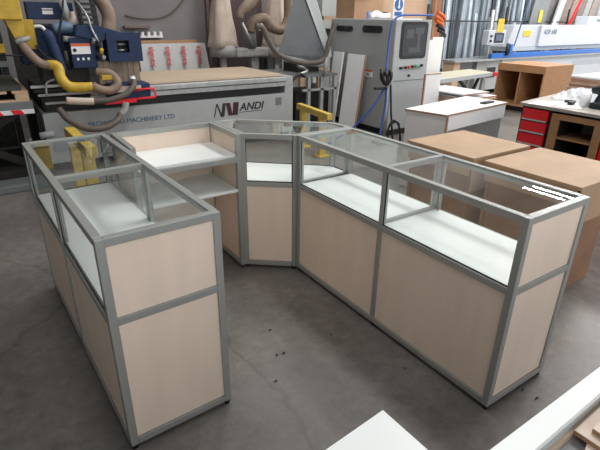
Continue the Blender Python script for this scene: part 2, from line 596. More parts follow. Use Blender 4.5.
# logo: slanted N-M mark
def lg(px, m):
    MB().prism([(x, 5.66, z) for x, z in px], (0, -0.004, 0)).build('logo_mark', m, CNC)
lx, lz, lh = 2.50, 0.415, 0.17
lg([(lx, lz), (lx + 0.012, lz), (lx + 0.052, lz + lh), (lx + 0.040, lz + lh)], INKD)
lg([(lx + 0.040, lz + lh), (lx + 0.060, lz + lh), (lx + 0.118, lz), (lx + 0.098, lz)], INKD)
lg([(lx + 0.098, lz), (lx + 0.145, lz), (lx + 0.175, lz + lh), (lx + 0.130, lz + lh)], INKD)
lg([(lx + 0.175, lz + lh), (lx + 0.235, lz + lh), (lx + 0.265, lz + 0.006), (lx + 0.205, lz + 0.006)], INKM)
lg([(lx + 0.262, lz + 0.006), (lx + 0.340, lz + 0.006), (lx + 0.362, lz + lh), (lx + 0.284, lz + lh)], INKM)
B(2.86, 3.22, 5.656, 5.66, 0.446, 0.452).build('logo_underline', INKD, CNC)
# dark undercarriage to the left of the bed
B(0.50, 0.58, 5.80, 6.80, 0.0, 0.64).build('side_base', DARK, CNC, 0.01)
MB().cyl((0.48, 5.62, 0.43), (0.62, 5.62, 0.44), 0.035, 14).build('pipe_stub', GREYL, CNC)
B(0.58, 1.05, 5.75, 6.85, 0.645, 0.88).build('gantry_foot', DARK, CNC, 0.01)
for k in range(5):
    B(0.48 + 0.03 * k, 1.10, 5.50 + 0.05 * k, 5.54 + 0.05 * k, 0.93 - 0.05 * k, 0.955 - 0.05 * k).build('ledge_plate', STEEL if k % 2 == 0 else DARK, CNC)
B(0.50, 1.55, 7.0, 7.08, 0.0, 1.50).build('dark_backing', DARK, CNC)  # added dark sheet, keeps the space behind the gantry dark
# gantry beam and column
B(0.50, 1.30, 5.95, 6.25, 1.12, 1.50).build('gantry_beam', NAVY, CNC, 0.01)
B(0.62, 1.07, 5.60, 5.95, 0.95, 1.12).build('carriage', DARK, CNC, 0.01)
B(0.62, 1.06, 5.85, 6.00, 1.56, 1.725).build('motor_cover', NAVY, CNC, 0.008)
lab = B(0.76, 0.86, 5.843, 5.85, 1.61, 1.645).build('white_label', PAPER, CNC)
B(0.76, 0.86, 5.840, 5.85, 1.655, 1.667).build('white_label', PAPER, CNC)
B(0.55, 0.65, 5.78, 5.85, 1.28, 1.56).build('yellow_column', YEL, CNC, 0.006)
B(0.20, 0.54, 5.50, 5.90, 1.56, 1.80).build('yellow_head', YEL, CNC, 0.01)
MB().prism([(0.385, 5.55, 1.56), (0.54, 5.55, 1.56), (0.535, 5.55, 1.42), (0.495, 5.55, 1.36), (0.445, 5.55, 1.38)], (0, 0.2, 0)).build('yellow_chute', YEL, CNC, 0.006)
MB().tube([(0.44, 5.50, 1.365), (0.50, 5.48, 1.385), (0.56, 5.50, 1.40)], 0.022, 10).build('hose_clip', PLEN, CNC)
MB().tube([(0.47, 5.54, 1.39), (0.53, 5.45, 1.26), (0.61, 5.4, 1.17), (0.70, 5.38, 1.155)], 0.042, 14, 0.06, 0.02).build('tan_hose', HOSE, CNC)
MB().tube([(0.66, 5.4, 1.16), (0.74, 5.36, 1.14), (0.745, 5.33, 1.04), (0.80, 5.30, 0.955), (0.93, 5.29, 0.94), (1.02, 5.28, 0.945)], [0.044, 0.050, 0.052, 0.052, 0.048, 0.044], 16).build('yellow_duct', YEL, CNC)
MB().tube([(1.02, 5.28, 0.945), (1.10, 5.26, 0.905), (1.20, 5.26, 0.90), (1.27, 5.28, 0.96), (1.22, 5.32, 1.05), (1.10, 5.38, 1.07)], 0.046, 14, 0.07, 0.022).build('tan_hose', HOSE, CNC)
B(1.12, 1.24, 5.27, 5.33, 1.00, 1.045).build('hose_clamp', YEL, CNC, 0.004)
MB().tube([(0.735, 5.17, 0.840), (0.86, 5.16, 0.825), (0.98, 5.15, 0.815)], 0.036, 14, 0.05, 0.03).build('hose_cuff', BAG, CNC)
MB().tube([(0.97, 5.15, 0.815), (1.12, 5.12, 0.82), (1.28, 5.12, 0.86), (1.39, 5.16, 0.93), (1.42, 5.22, 0.985)], 0.030, 14, 0.07, 0.018).build('vacuum_hose', HOSEG, CNC)
MB().cyl((1.41, 5.25, 0.96), (1.42, 5.27, 1.02), 0.042, 16).build('hose_socket', STEEL, CNC)
MB().tube([(0.66, 5.2, 0.76), (0.72, 5.12, 0.66), (0.86, 5.05, 0.575), (1.03, 5.05, 0.565), (1.16, 5.10, 0.61), (1.24, 5.2, 0.66)], 0.034, 14, 0.07, 0.018).build('vacuum_hose', HOSEG, CNC)
MB().tube([(1.22, 5.19, 0.65), (1.28, 5.2, 0.70), (1.31, 5.21, 0.77)], 0.034, 14).build('hose_cuff', PLEN, CNC)
# slanted column, motor and blocks
MB().tube([(0.70, 5.52, 1.44), (0.735, 5.50, 1.40), (0.76, 5.48, 1.28), (0.80, 5.46, 1.06)], [0.055, 0.06, 0.052, 0.045], 14).build('slanted_column', NAVY, CNC)
MB().tube([(0.80, 5.62, 1.475), (0.90, 5.62, 1.49), (1.03, 5.62, 1.465)], [0.05, 0.062, 0.05], 14).build('motor', mat('blue grey motor paint', (0.13, 0.20, 0.30), 0.4, var=0.2), CNC)
MB().tube([(0.86, 5.50, 1.39), (0.98, 5.50, 1.38), (1.05, 5.5, 1.40)], 0.028, 12).build('motor', PLEN, CNC)
MB().cyl((0.85, 5.48, 1.10), (0.85, 5.48, 1.28), 0.028, 12).build('cylinder_rod', BLACK, CNC)
MB().cyl((0.92, 5.48, 1.10), (0.92, 5.48, 1.28), 0.028, 12).build('cylinder_rod', BLACK, CNC)
MB().tube([(0.63, 5.6, 1.50), (0.69, 5.58, 1.50), (0.72, 5.56, 1.46)], 0.016, 10).build('white_hook', PAPER, CNC)
B(0.90, 1.14, 5.45, 5.75, 1.11, 1.40).build('spindle_block', NAVY, CNC, 0.006)
wl = B(0.905, 1.085, 5.437, 5.45, 1.245, 1.345).build('warning_label', PAPER, CNC)
B(0.905, 1.085, 5.434, 5.437, 1.320, 1.345).build('warning_band', ORANGE, wl)
MB().cyl((0.935, 5.438, 1.283), (0.935, 5.434, 1.283), 0.018, 16).build('warning_mark', BLACK, wl)
for k in range(3):
    B(0.945 + k * 0.05, 0.965 + k * 0.05, 5.44, 5.45, 1.185, 1.21).build('bolt_head', PAPER, CNC)
MB().prism([(0.99, 5.42, 1.52), (1.19, 5.42, 1.51), (1.42, 5.42, 1.445), (1.32, 5.42, 1.42), (1.20, 5.42, 1.36), (0.96, 5.42, 1.42)], (0, 0.18, 0)).build('top_arm', NAVY, CNC, 0.004)
m_ = MB()
for a in ((1.25, 1.60, 1.16, 1.25), (1.25, 1.60, 1.37, 1.445), (1.25, 1.34, 1.25, 1.37), (1.47, 1.60, 1.25, 1.37)):
    m_.box(a[0], a[1], 5.40, 5.62, a[2], a[3])
m_.build('front_plate', NAVY, CNC)
B(1.34, 1.47, 5.52, 5.60, 1.23, 1.38).build('inner_bracket', DARK, CNC)
for z in (1.27, 1.33):
    MB().cyl((1.35, 5.47, z), (1.46, 5.47, z), 0.014, 10).build('pin', STEEL, CNC)
m_ = MB()
for k in range(14):
    x = 1.145 + k * 0.031
    m_.box(x, x + 0.029, 5.50 + (k % 2) * 0.006, 5.51 + (k % 2) * 0.006, 0.93, 1.165)
m_.build('dust_skirt', CURT, CNC)
B(1.20, 1.60, 5.26, 5.60, 0.775, 0.945).build('spindle_housing', NAVY, CNC, 0.008)
B(1.215, 1.50, 5.252, 5.26, 0.87, 0.93).build('beige_patch', BAG, CNC)
MB().tube([(1.26, 5.24, 0.79), (1.62, 5.22, 0.80), (1.64, 5.22, 0.81), (1.63, 5.24, 0.89), (1.42, 5.24, 0.885)], 0.012, 10, smooth=False).build('red_handle', RED, CNC)
B(1.10, 1.42, 5.20, 5.235, 0.765, 0.795).build('red_bar', RED, CNC)
MB().tube([(1.00, 5.72, 1.53), (1.02, 5.70, 1.57), (1.02, 5.70, 1.64)], [0.035, 0.03, 0.018], 12).build('brass_valve', BAG, CNC)
for k, (px_, pz_, m) in enumerate(((1.12, 1.34, STEEL), (1.16, 1.30, BLACK), (1.18, 1.24, YEL), (1.14, 1.20, BLACK), (1.19, 1.17, STEEL))):
    MB().cyl((px_, 5.44, pz_), (px_ + 0.01, 5.40, pz_ + 0.05), 0.018, 10).build('fitting', m, CNC)
for k, pts_ in enumerate(([(0.92, 5.5, 1.75), (0.88, 5.46, 1.60), (0.84, 5.45, 1.50), (0.80, 5.46, 1.35)], [(1.05, 5.6, 1.75), (1.10, 5.42, 1.60), (1.12, 5.40, 1.48), (1.17, 5.40, 1.36)],
                          [(0.60, 5.5, 1.33), (0.66, 5.45, 1.24), (0.72, 5.43, 1.20), (0.84, 5.45, 1.16)], [(0.70, 5.4, 1.02), (0.62, 5.42, 0.98), (0.60, 5.42, 0.85)])):
    MB().tube(pts_, 0.011, 8).build('cable', BLACK if k % 2 == 0 else STEEL, CNC)
# cable chain at top
m_ = MB()
for sx in (1.09, 1.24):
    m_.bar((sx, 5.7, 1.48), (sx - 0.02, 5.7, 1.85), 0.02, 0.05)
for k in range(7):
    m_.box(1.08, 1.25, 5.66, 5.72, 1.50 + k * 0.05, 1.525 + k * 0.05)
m_.build('cable_chain', BLACK, CNC)
MB().cyl((0.99, 5.75, 1.5), (0.93, 5.75, 1.85), 0.035, 14).build('air_cylinder', GREYL, CNC)
MB().tube([(1.24, 5.8, 1.90), (1.36, 5.8, 1.72), (1.40, 5.8, 1.58), (1.36, 5.78, 1.44)], 0.075, 16, 0.06, 0.03).build('tan_hose', HOSE, CNC)
m_ = MB()
m_.tube([(0.50, 5.5, 1.15), (0.62, 5.5, 1.20), (0.80, 5.52, 1.19), (0.90, 5.55, 1.22)], 0.008, 8)
m_.tube([(0.30, 5.5, 1.25), (0.55, 5.5, 1.24), (0.75, 5.52, 1.26), (0.86, 5.55, 1.30)], 0.008, 8)
m_.build('cables', BLACK, CNC)
# board on the bed
tag(B(1.62, 3.56, 5.70, 6.85, 0.873, 0.897).build('mdf_sheet', MDFP), 'pale mdf sheet lying on the cnc router bed', 'board')

# outfeed table right of the router
T = thing('outfeed_table', 'grey steel frame table at the right end of the router bed', 'table', (4.3, 6.3, 0))
B(3.76, 4.69, 5.90, 6.80, 0.80, 0.84).build('tabletop', GREYD, T, 0.003)
B(4.05, 4.69, 5.90, 5.94, 0.60, 0.63).build('rail', GREYM, T)
for x in (3.80, 4.14, 4.38, 4.63):
    B(x, x + 0.05, 5.90, 5.95, 0, 0.80).build('leg', GREYM, T)
B(4.05, 4.69, 6.1, 6.7, 0.0, 0.55).build('dark_cabinet', DARK, T, 0.01)
B(4.20, 4.26, 5.86, 5.90, 0.72, 0.80).build('bracket', GREYL, T)
MB().tube([(3.78, 5.86, 0.74), (3.95, 5.85, 0.86), (4.05, 5.86, 0.82)], 0.02, 10).build('cable', DARK, T)
MB().tube([(3.95, 5.90, 0.845), (4.12, 5.90, 0.90), (4.10, 6.1, 0.96), (4.6, 6.1, 0.93)], 0.022, 10).build('clamp_bar', STEEL, T)

# dust hood on it
m_ = MB()
v = [m_.bm.verts.new(p) for p in ((4.24, 6.35, 2.02), (4.46, 6.30, 2.02), (3.97, 6.48, 1.10), (4.62, 6.12, 1.05), (4.76, 6.34, 1.10), (4.35, 6.60, 2.02), (4.3, 6.75, 1.10), (4.06, 6.36, 0.98), (4.58, 6.16, 0.96), (4.7, 6.4, 0.98), (4.3, 6.7, 0.98))]
for f in ((0, 2, 3), (0, 3, 1), (1, 3, 4), (1, 4, 5), (5, 4, 6), (0, 5, 6, 2), (0, 1, 5), (2, 7, 8, 3), (3, 8, 9, 4), (4, 9, 10, 6), (6, 10, 7, 2), (7, 10, 9, 8)):
    m_.bm.faces.new([v[i] for i in f])
H = thing('extraction_hood', 'tall triangular grey sheet steel hood beside the grey control cabinet', 'hood', (4.35, 6.4, 0.84))
m_.build('hood_shell', GREYD, H)
MB().prism([(4.27, 6.30, 2.02), (4.45, 6.27, 2.02), (4.78, 6.20, 1.16), (4.72, 6.10, 1.06), (4.62, 6.09, 1.05)], (0.01, 0.03, 0)).build('front_flange', GREYL, H)
B(4.15, 4.55, 6.2, 6.6, 0.841, 0.97).build('hood_base', DARK, H)

tag(MB().tube([(3.33, 6.0, 1.50), (3.43, 5.98, 1.47), (3.50, 5.96, 1.32), (3.64, 5.94, 1.14), (3.92, 5.92, 1.03), (4.20, 5.90, 1.00), (4.40, 5.88, 1.05), (4.49, 5.88, 1.30), (4.60, 5.9, 1.55)], 0.038, 14, 0.07, 0.02).build('flexible_hose', HOSEG),
    'dark flexible hose looping below the triangular hood', 'hose')
T2 = MB().cyl((4.42, 5.86, 0.80), (4.43, 5.87, 1.08), 0.03, 12)
tag(T2.build('hose_end', PLEN), 'pale hose end hanging beside the grey cabinet', 'hose')

# ------------------------------------------------------------------ dust collector with two bags
DC = thing('dust_collector', 'dust collector with two hanging beige filter bags behind the router', 'dust collector', (4.1, 7.6, 0))
def bag(cx, cy, z0, z1, r0, r1):
    m_ = MB()
    seg, rows = 28, 14
    rings = []
    for k in range(rows + 1):
        t_ = k / rows
        zz = z0 + (z1 - z0) * t_
        R_ = r0 + (r1 - r0) * t_
        ring = []
        for j in range(seg):
            a_ = 2 * PI * j / seg
            f_ = 1 + 0.07 * math.sin(5 * a_ + 3 * t_) + 0.04 * math.sin(11 * a_ - 5 * t_) + 0.05 * math.sin(14 * t_ + a_) * (1 - t_)
            ring.append(m_.bm.verts.new((cx + R_ * f_ * math.cos(a_), cy + R_ * f_ * math.sin(a_), zz + 0.02 * math.sin(3 * a_) * (1 - t_))))
        rings.append(ring)
    for a_, b_ in zip(rings, rings[1:]):
        for j in range(seg):
            m_.bm.faces.new((a_[j], a_[(j + 1) % seg], b_[(j + 1) % seg], b_[j])).smooth = True
    m_.bm.faces.new(rings[0][::-1])
    m_.bm.faces.new(rings[-1])
    return m_
bag(3.60, 7.6, 1.14, 2.6, 0.25, 0.02).build('filter_bag', BAG, DC)
bag(4.66, 7.7, 1.08, 2.6, 0.24, 0.06).build('filter_bag', BAG, DC)
MB().tube([(3.62, 7.6, 0.99), (3.62, 7.6, 1.17)], 0.235, 28, smooth=False).build('plenum', PLEN, DC)
MB().tube([(4.64, 7.7, 0.94), (4.64, 7.7, 1.12)], 0.235, 28, smooth=False).build('plenum', PLEN, DC)
B(3.72, 4.33, 7.36, 7.6, 0.985, 1.13).build('plenum_box', PLEN, DC, 0.03)
B(4.05, 4.18, 7.45, 7.55, 0.0, 0.985).build('leg', PLEN, DC)
B(3.52, 3.60, 7.5, 7.58, 0.0, 0.99).build('leg', PLEN, DC)
B(4.60, 4.68, 7.6, 7.68, 0.0, 0.95).build('leg', PLEN, DC)
MB().cyl((4.02, 7.42, 1.13), (4.00, 7.42, 1.48), 0.10, 18).build('riser_pipe', GREYD, DC)
MB().tube([(3.98, 7.35, 1.40), (4.02, 7.3, 1.54), (4.20, 7.25, 1.58), (4.32, 7.22, 1.45), (4.50, 7.2, 1.42), (4.62, 7.2, 1.60), (4.62, 7.2, 2.1)], 0.082, 16, 0.06, 0.035).build('tan_hose', HOSE, DC)
MB().tube([(4.1, 7.2, 2.1), (3.98, 7.2, 1.88), (3.75, 7.2, 1.68), (3.72, 7.2, 1.58)], [0.085, 0.085, 0.085, 0.05], 16, 0.06, 0.035).build('tan_hose', HOSE, DC)
MB().cyl((3.76, 7.2, 1.52), (3.92, 7.2, 1.20), 0.02, 10).build('strut', STEEL, DC)
MB().cyl((4.02, 7.15, 1.42), (4.09, 7.13, 1.49), 0.035, 12).build('hose_cuff', PAPER, DC)

tag(B(3.72, 4.60, 8.05, 8.08, 0.0, 3.0).build('dark_curtain', mat('dark plum curtain', (0.10, 0.07, 0.075), 0.8, var=0.2, vscale=5, stretch=(8, 1, 0.4))), 'dark plum curtain hanging behind the two filter bags', 'curtain')
# ------------------------------------------------------------------ wall leaning boards
PLEN2 = mat('pale printed wrap', (0.62, 0.62, 0.60), 0.5, var=0.05)
LB = thing('printed_sheet', 'printed white sheet panel leaning on the wall behind the router', 'board', (2.85, 7.9, 0))
MB().prism([(2.30, 7.80, 0.0), (3.56, 7.80, 0.0), (3.44, 8.0, 1.19), (2.30, 8.0, 1.19)], (0, 0.02, 0)).build('sheet', PLEN2, LB)
for k in range(4):
    text('red_print', 'signex', INKR, LB, (2.47 + k * 0.27, 7.955, 1.15), 0.12, (0, -0.16, -1), (1, 0, 0), 0.001, bold=0.003)
    text('grey_print', 'panels', INKD, LB, (2.47 + k * 0.27, 7.918, 0.88), 0.06, (0, -0.16, -1), (1, 0, 0), 0.001)
tag(MB().prism([(2.2, 7.98, 0), (3.40, 7.98, 0), (3.36, 8.12, 1.235), (2.2, 8.12, 1.235)], (0, 0.02, 0)).build('brown_board', CARD), 'brown board leaning behind the printed white sheet', 'board')
RK = thing('wall_rack', 'small white slotted rail on the wall above the leaning sheets', 'rail', (2.6, 8.25, 1.25))
B(2.35, 2.80, 8.20, 8.30, 1.27, 1.30).build('rail', PAPER, RK)
for k in range(5):
    B(2.36 + k * 0.10, 2.40 + k * 0.10, 8.22, 8.30, 1.30, 1.36).build('peg', PAPER, RK)
tag(B(2.20, 2.62, 8.18, 8.30, 1.42, 1.45).build('wall_shelf', TRIM), 'narrow brown timber ledge high on the back wall', 'shelf')
tag(MB().tube([(2.25, 8.27, 1.60), (2.5, 8.27, 1.56), (2.8, 8.27, 1.57), (3.05, 8.27, 1.68), (3.3, 8.27, 1.95), (3.35, 8.27, 2.2)], 0.012, 8).build('wall_cable', mat('olive cable', (0.13, 0.11, 0.06), 0.6)), 'thin cable sagging across the grey back wall', 'cable')

# ------------------------------------------------------------------ lift table stack at far left
ST = thing('scissor_lift_table', 'dark scissor lift table with hazard tape at the left edge', 'lift table', (-0.1, 6.1, 0))
B(-0.8, 0.47, 5.5, 6.7, 0.735, 0.808).build('platform', GREYD, ST, 0.004)
m_ = MB()
n = 14
for k in range(n):
    xa = -0.8 + k * 1.27 / n
    xb = xa + 1.27 / n
    if k % 2 == 0:
        m_.prism([(xa, 5.498, 0.69), (xb, 5.498, 0.69), (xb - 0.03, 5.498, 0.734), (xa - 0.03, 5.498, 0.734)], (0, -0.004, 0))
m_.build('hazard_tape', RED, ST)
B(-0.84, 0.47, 5.498, 5.52, 0.69, 0.735).build('tape_backing', PAPER, ST)
MB().bar((-0.7, 5.7, 0.1), (0.35, 5.7, 0.7), 0.05, 0.08).build('scissor_arm', DARK, ST)
MB().bar((-0.7, 6.5, 0.1), (0.35, 6.5, 0.7), 0.05, 0.08).build('scissor_arm', DARK, ST)
MB().bar((-0.7, 5.8, 0.7), (0.35, 5.8, 0.1), 0.05, 0.08).build('scissor_arm', DARK, ST)
B(-0.85, 0.40, 5.6, 6.6, 0.0, 0.10).build('base_frame', DARK, ST)
PL = thing('timber_pallet', 'timber pallet lying on the scissor lift table', 'pallet', (-0.1, 6.1, 0.809))
for k in range(7):
    B(-0.8 + k * 0.185, -0.66 + k * 0.185, 5.52, 6.65, 0.890, 0.912).build('deck_board', PINE, PL)
for x in (-0.8, -0.22, 0.33):
    B(x, x + 0.12, 5.52, 6.65, 0.827, 0.890).build('block_runner', PINE, PL)
B(-0.8, 0.45, 5.52, 5.6, 0.809, 0.827).build('bottom_board', PINE, PL)
B(-0.8, 0.45, 6.5, 6.6, 0.809, 0.827).build('bottom_board', PINE, PL)
tag(B(-0.8, 0.40, 5.55, 6.6, 0.913, 0.96).build('dark_panel_stack', mat('dark olive panel', (0.055, 0.06, 0.05), 0.6, var=0.2)), 'dark olive panel stack on the timber pallet', 'board')
# loader frame behind
LF = thing('loader_frame', 'dark steel loader frame with yellow brackets behind the pallet', 'machine frame', (-0.2, 7.0, 0))
for x in (-0.9, -0.1, 0.35):
    B(x, x + 0.07, 7.0, 7.07, 0, 1.9).build('upright', DARK, LF)
B(-0.9, 0.42, 6.95, 7.02, 1.30, 1.36).build('beam', DARK, LF)
B(-0.9, 0.42, 6.95, 7.02, 1.46, 1.49).build('beam', STEEL, LF)
B(-0.12, 0.10, 6.90, 6.95, 1.16, 1.30).build('yellow_bracket', YEL, LF)
B(0.28, 0.42, 6.90, 6.95, 1.18, 1.28).build('yellow_bracket', YEL, LF)
B(-0.9, 0.42, 6.90, 7.10, 1.02, 1.08).build('beam', GREYD, LF)
MB().tube([(0.02, 6.8, 1.62), (0.10, 6.8, 1.45), (0.22, 6.8, 1.36)], 0.03, 10).build('white_pipe', PLEN, LF)
B(-0.8, 0.35, 7.15, 7.9, 0.0, 1.70).build('dark_cabinet', DARK, LF)
tag(B(-0.6, 0.35, 5.15, 5.42, 0.002, 0.07).build('floor_rail', GREYD, None, 0.006), 'low grey steel rail on the floor at the left edge', 'rail')
tag(MB().box(0.34, 0.37, 5.2, 5.23, 0.0, 0.50).box(0.32, 0.40, 5.17, 5.26, 0, 0.02).build('floor_post', GREYD), 'thin grey floor post between lift table and left counter', 'post')

# ------------------------------------------------------------------ yellow guards
def guard(label, a, b, htop, thick):
    g = thing('safety_guard', label, 'guard rail', ((a[0] + b[0]) / 2, (a[1] + b[1]) / 2, 0))
    a3, b3 = Vector((*a, htop)), Vector((*b, htop))
    d = (b3 - a3).normalized()
    MB().bar(a3 - Vector((0, 0, thick / 2)), b3 - Vector((0, 0, thick / 2)), thick, thick).build('top_rail', YELP, g, 0.004)
    for t_ in (0.16, 0.78):
        p = a3.lerp(b3, t_)
        MB().bar((p.x, p.y, 0.012), (p.x, p.y, htop - thick), thick * 1.1, thick * 0.8, d).build('post', YELP, g, 0.004)
        B(p.x - 0.08, p.x + 0.08, p.y - 0.08, p.y + 0.08, 0, 0.012).build('foot_plate', YELP, g)
    return g
guard('yellow steel guard rail in front of the outfeed table', (3.59, 5.32), (3.48, 4.49), 0.56, 0.075)
guard('yellow steel guard rail behind the left display counter', (0.70, 5.10), (0.715, 4.18), 0.60, 0.09)

# ------------------------------------------------------------------ grey control cabinet machine
G = thing('machine_cabinet', 'tall grey machine cabinet with dark window and rounded slots', 'machine cabinet', (5.4, 5.7, 0))
B(4.95, 5.66, 5.00, 6.45, 0.09, 1.60).build('cabinet_body', GREYC, G, 0.012)
B(5.00, 5.61, 5.05, 6.40, 0.0, 0.09).build('plinth', DARK, G)
def rrect(y0_, y1_, z0_, z1_, r_, x, dx, axis='x'):
    pts = []
    for (cy_, cz_, a0_) in ((y1_ - r_, z1_ - r_, 0), (y0_ + r_, z1_ - r_, 90), (y0_ + r_, z0_ + r_, 180), (y1_ - r_, z0_ + r_, 270)):
        for k in range(7):
            a_ = math.radians(a0_ + k * 15)
            u_, v_ = cy_ + r_ * math.cos(a_), cz_ + r_ * math.sin(a_)
            pts.append((x, u_, v_) if axis == 'x' else (u_, x, v_))
    off = (dx, 0, 0) if axis == 'x' else (0, dx, 0)
    return MB().prism(pts, off)
rrect(5.90, 6.30, 1.42, 1.50, 0.035, 4.952, -0.012).build('slot_window', SCREEN, G)
rrect(5.26, 5.68, 1.42, 1.515, 0.04, 4.952, -0.012).build('slot_window', SCREEN, G)
rrect(5.055, 5.585, 1.09, 1.575, 0.05, 5.002, -0.008, 'y').build('window_gasket', BLACK, G)
rrect(5.095, 5.545, 1.13, 1.535, 0.03, 4.996, -0.006, 'y').build('window_pane', SCREEN, G)
for (a, b, c, d) in ((5.16, 5.30, 1.36, 1.48), (5.33, 5.50, 1.42, 1.50), (5.22, 5.46, 1.17, 1.24), (5.38, 5.44, 1.24, 1.42)):
    B(a, b, 4.9885, 4.990, c, d).build('window_reflection', mat('painted reflection and interior', (0.07, 0.075, 0.08), 0.3), G)  # grey plates on the pane, painting its reflections and dim inside
B(5.0, 5.62, 4.994, 5.002, 0.792, 0.800).build('panel_joint', GREYD, G)
B(5.14, 5.50, 4.998, 4.985, 0.955, 0.985).build('button_plate', GREYD, G)
for k, (x, m) in enumerate(((5.10, BLACK), (5.19, BLACK), (5.26, RED), (5.33, BLACK), (5.40, mat('green button', (0.03, 0.3, 0.08), 0.4)), (5.52, BLACK))):
    MB().cyl((x, 5.0, 0.97 + 0.004 * k), (x, 4.965, 0.97 + 0.004 * k), 0.018, 12).build('button', m, G)
MB().cyl((5.28, 5.0, 0.86), (5.28, 4.97, 0.86), 0.016, 12).build('lock', BLACK, G)
lb = B(4.943, 4.95, 5.40, 5.57, 0.81, 0.885).build('white_label', PAPER, G)
B(4.940, 4.943, 5.40, 5.57, 0.885, 0.91).build('label_header', ORANGE, lb)
text('label_number', 'N6', INKD, lb, (4.941, 5.53, 0.83), 0.05, (0, -1, 0), depth=0.001).matrix_parent_inverse = Matrix()
B(4.93, 4.95, 5.62, 5.72, 0.89, 0.96).build('orange_latch', ORANGE, G, 0.004)
# white boards leaning on it
for (ya, yb, zt, lab_) in ((6.03, 6.28, 1.12, 'narrow white board leaning on the grey cabinet, nearer the hood'), (5.50, 5.92, 1.11, 'wider white board with brown edge leaning on the grey cabinet')):
    t = thing('leaning_board', lab_, 'board', (4.8, (ya + yb) / 2, 0))
    MB().prism([(4.72, ya - 0.04, 0.0), (4.72, yb - 0.07, 0.0), (4.915, yb, zt), (4.915, ya + 0.02, zt)], (-0.018, 0, 0)).build('board_face', WHITE2, t)
    MB().prism([(4.725, ya - 0.052, 0.0), (4.725, ya - 0.041, 0.0), (4.92, ya + 0.019, zt), (4.92, ya + 0.008, zt)], (-0.03, 0, 0)).build('board_edge', CHIP if ya < 5.8 else WHITE2, t)
# items on top of the cabinet
CB = thing('cardboard_box', 'open cardboard box standing on top of the grey cabinet', 'box', (5.2, 6.0, 1.60))
B(5.02, 5.60, 5.98, 6.42, 1.601, 1.95).build('carton', CARD, CB)
B(5.02, 5.30, 5.90, 5.98, 1.93, 1.95).build('flap', CARD, CB)
tag(MB().tube([(5.02, 5.62, 1.63), (5.12, 5.60, 1.67), (5.2, 5.55, 1.64), (5.3, 5.5, 1.66)], [0.03, 0.05, 0.04, 0.03], 10).build('white_cloth', PAPER), 'crumpled white cloth on top of the grey cabinet', 'cloth')
tag(B(5.06, 5.20, 5.70, 5.74, 1.601, 1.70).build('blue_photo_card', mat('pale blue print', (0.35, 0.42, 0.75), 0.5)), 'small pale blue printed card on the grey cabinet', 'card')
tag(B(5.00, 5.5, 5.05, 5.6, 1.6005, 1.615).build('white_tray', PAPER), 'flat pale tray on top of the grey cabinet', 'tray')
SG = thing('safety_sign', 'white safety sign with blue round symbol above the grey cabinet', 'sign', (6.0, 5.98, 1.0))
B(6.33, 6.58, 6.50, 6.51, 0.0, 2.0).build('sign_board', PAPER, SG)
MB().cyl((6.455, 6.50, 1.83), (6.455, 6.492, 1.83), 0.095, 28).build('blue_disc', SIGNB, SG)
MB().prism([(6.44, 6.492, 1.90), (6.47, 6.492, 1.90), (6.47, 6.492, 1.80), (6.495, 6.492, 1.80), (6.455, 6.492, 1.76), (6.415, 6.492, 1.80), (6.44, 6.492, 1.80)], (0, -0.003, 0)).build('white_arrow', PAPER, SG)
B(6.37, 6.54, 6.494, 6.50, 1.655, 1.715).build('blue_text_bar', SIGNB, SG)
# brown boards behind
for (xa, xb, yy, m, lab_) in ((5.95, 6.45, 6.95, CARD, 'dark brown board leaning behind the cardboard box'), (6.50, 7.10, 6.90, CARDP, 'pinkish brown board leaning behind the safety sign'),
                              (7.13, 7.80, 6.95, CARDP, 'pale tan board leaning right of the safety sign'), (7.84, 8.1, 6.85, mat('rust brown board', (0.30, 0.12, 0.05), 0.7), 'narrow rust brown board beside the aluminium profiles')):
    tag(MB().prism([(xa, yy, 0), (xb, yy, 0), (xb, yy + 0.15, 2.4), (xa, yy + 0.15, 2.4)], (0, 0.03, 0)).build('leaning_sheet', m), lab_, 'board')
tag(MB().tube([(5.9, 6.88, 2.0), (6.05, 6.9, 1.82), (6.35, 6.9, 1.72), (6.6, 6.88, 1.70)], 0.01, 8).build('black_cable', BLACK), 'black cable drooping across the brown boards', 'cable')
# timber rack behind the hood
TR = thing('timber_rack', 'pine shelf frame holding dark bins behind the triangular hood', 'rack', (5.4, 7.4, 0))
for x in (5.02, 5.42, 5.86):
    B(x, x + 0.09, 7.40, 7.48, 0, 1.63).build('upright', PINE, TR)
for z in (0.6, 1.10, 1.56):
    B(5.02, 5.95, 7.40, 7.80, z, z + 0.07).build('shelf', PINE, TR)
B(5.15, 5.40, 7.5, 7.75, 1.171, 1.45).build('dark_bin', DARK, TR)
B(5.52, 5.80, 7.5, 7.75, 1.171, 1.42).build('dark_bin', BLACK, TR)
tag(B(4.74, 5.0, 8.10, 8.24, 0.0, 1.66).build('steel_locker', GREYD), 'dark grey steel locker behind the triangular hood', 'locker')
tag(B(5.62, 5.80, 7.85, 7.95, 0.0, 2.6).build('dark_steel_column', GREYD), 'dark steel column behind the pine shelf frame', 'column')

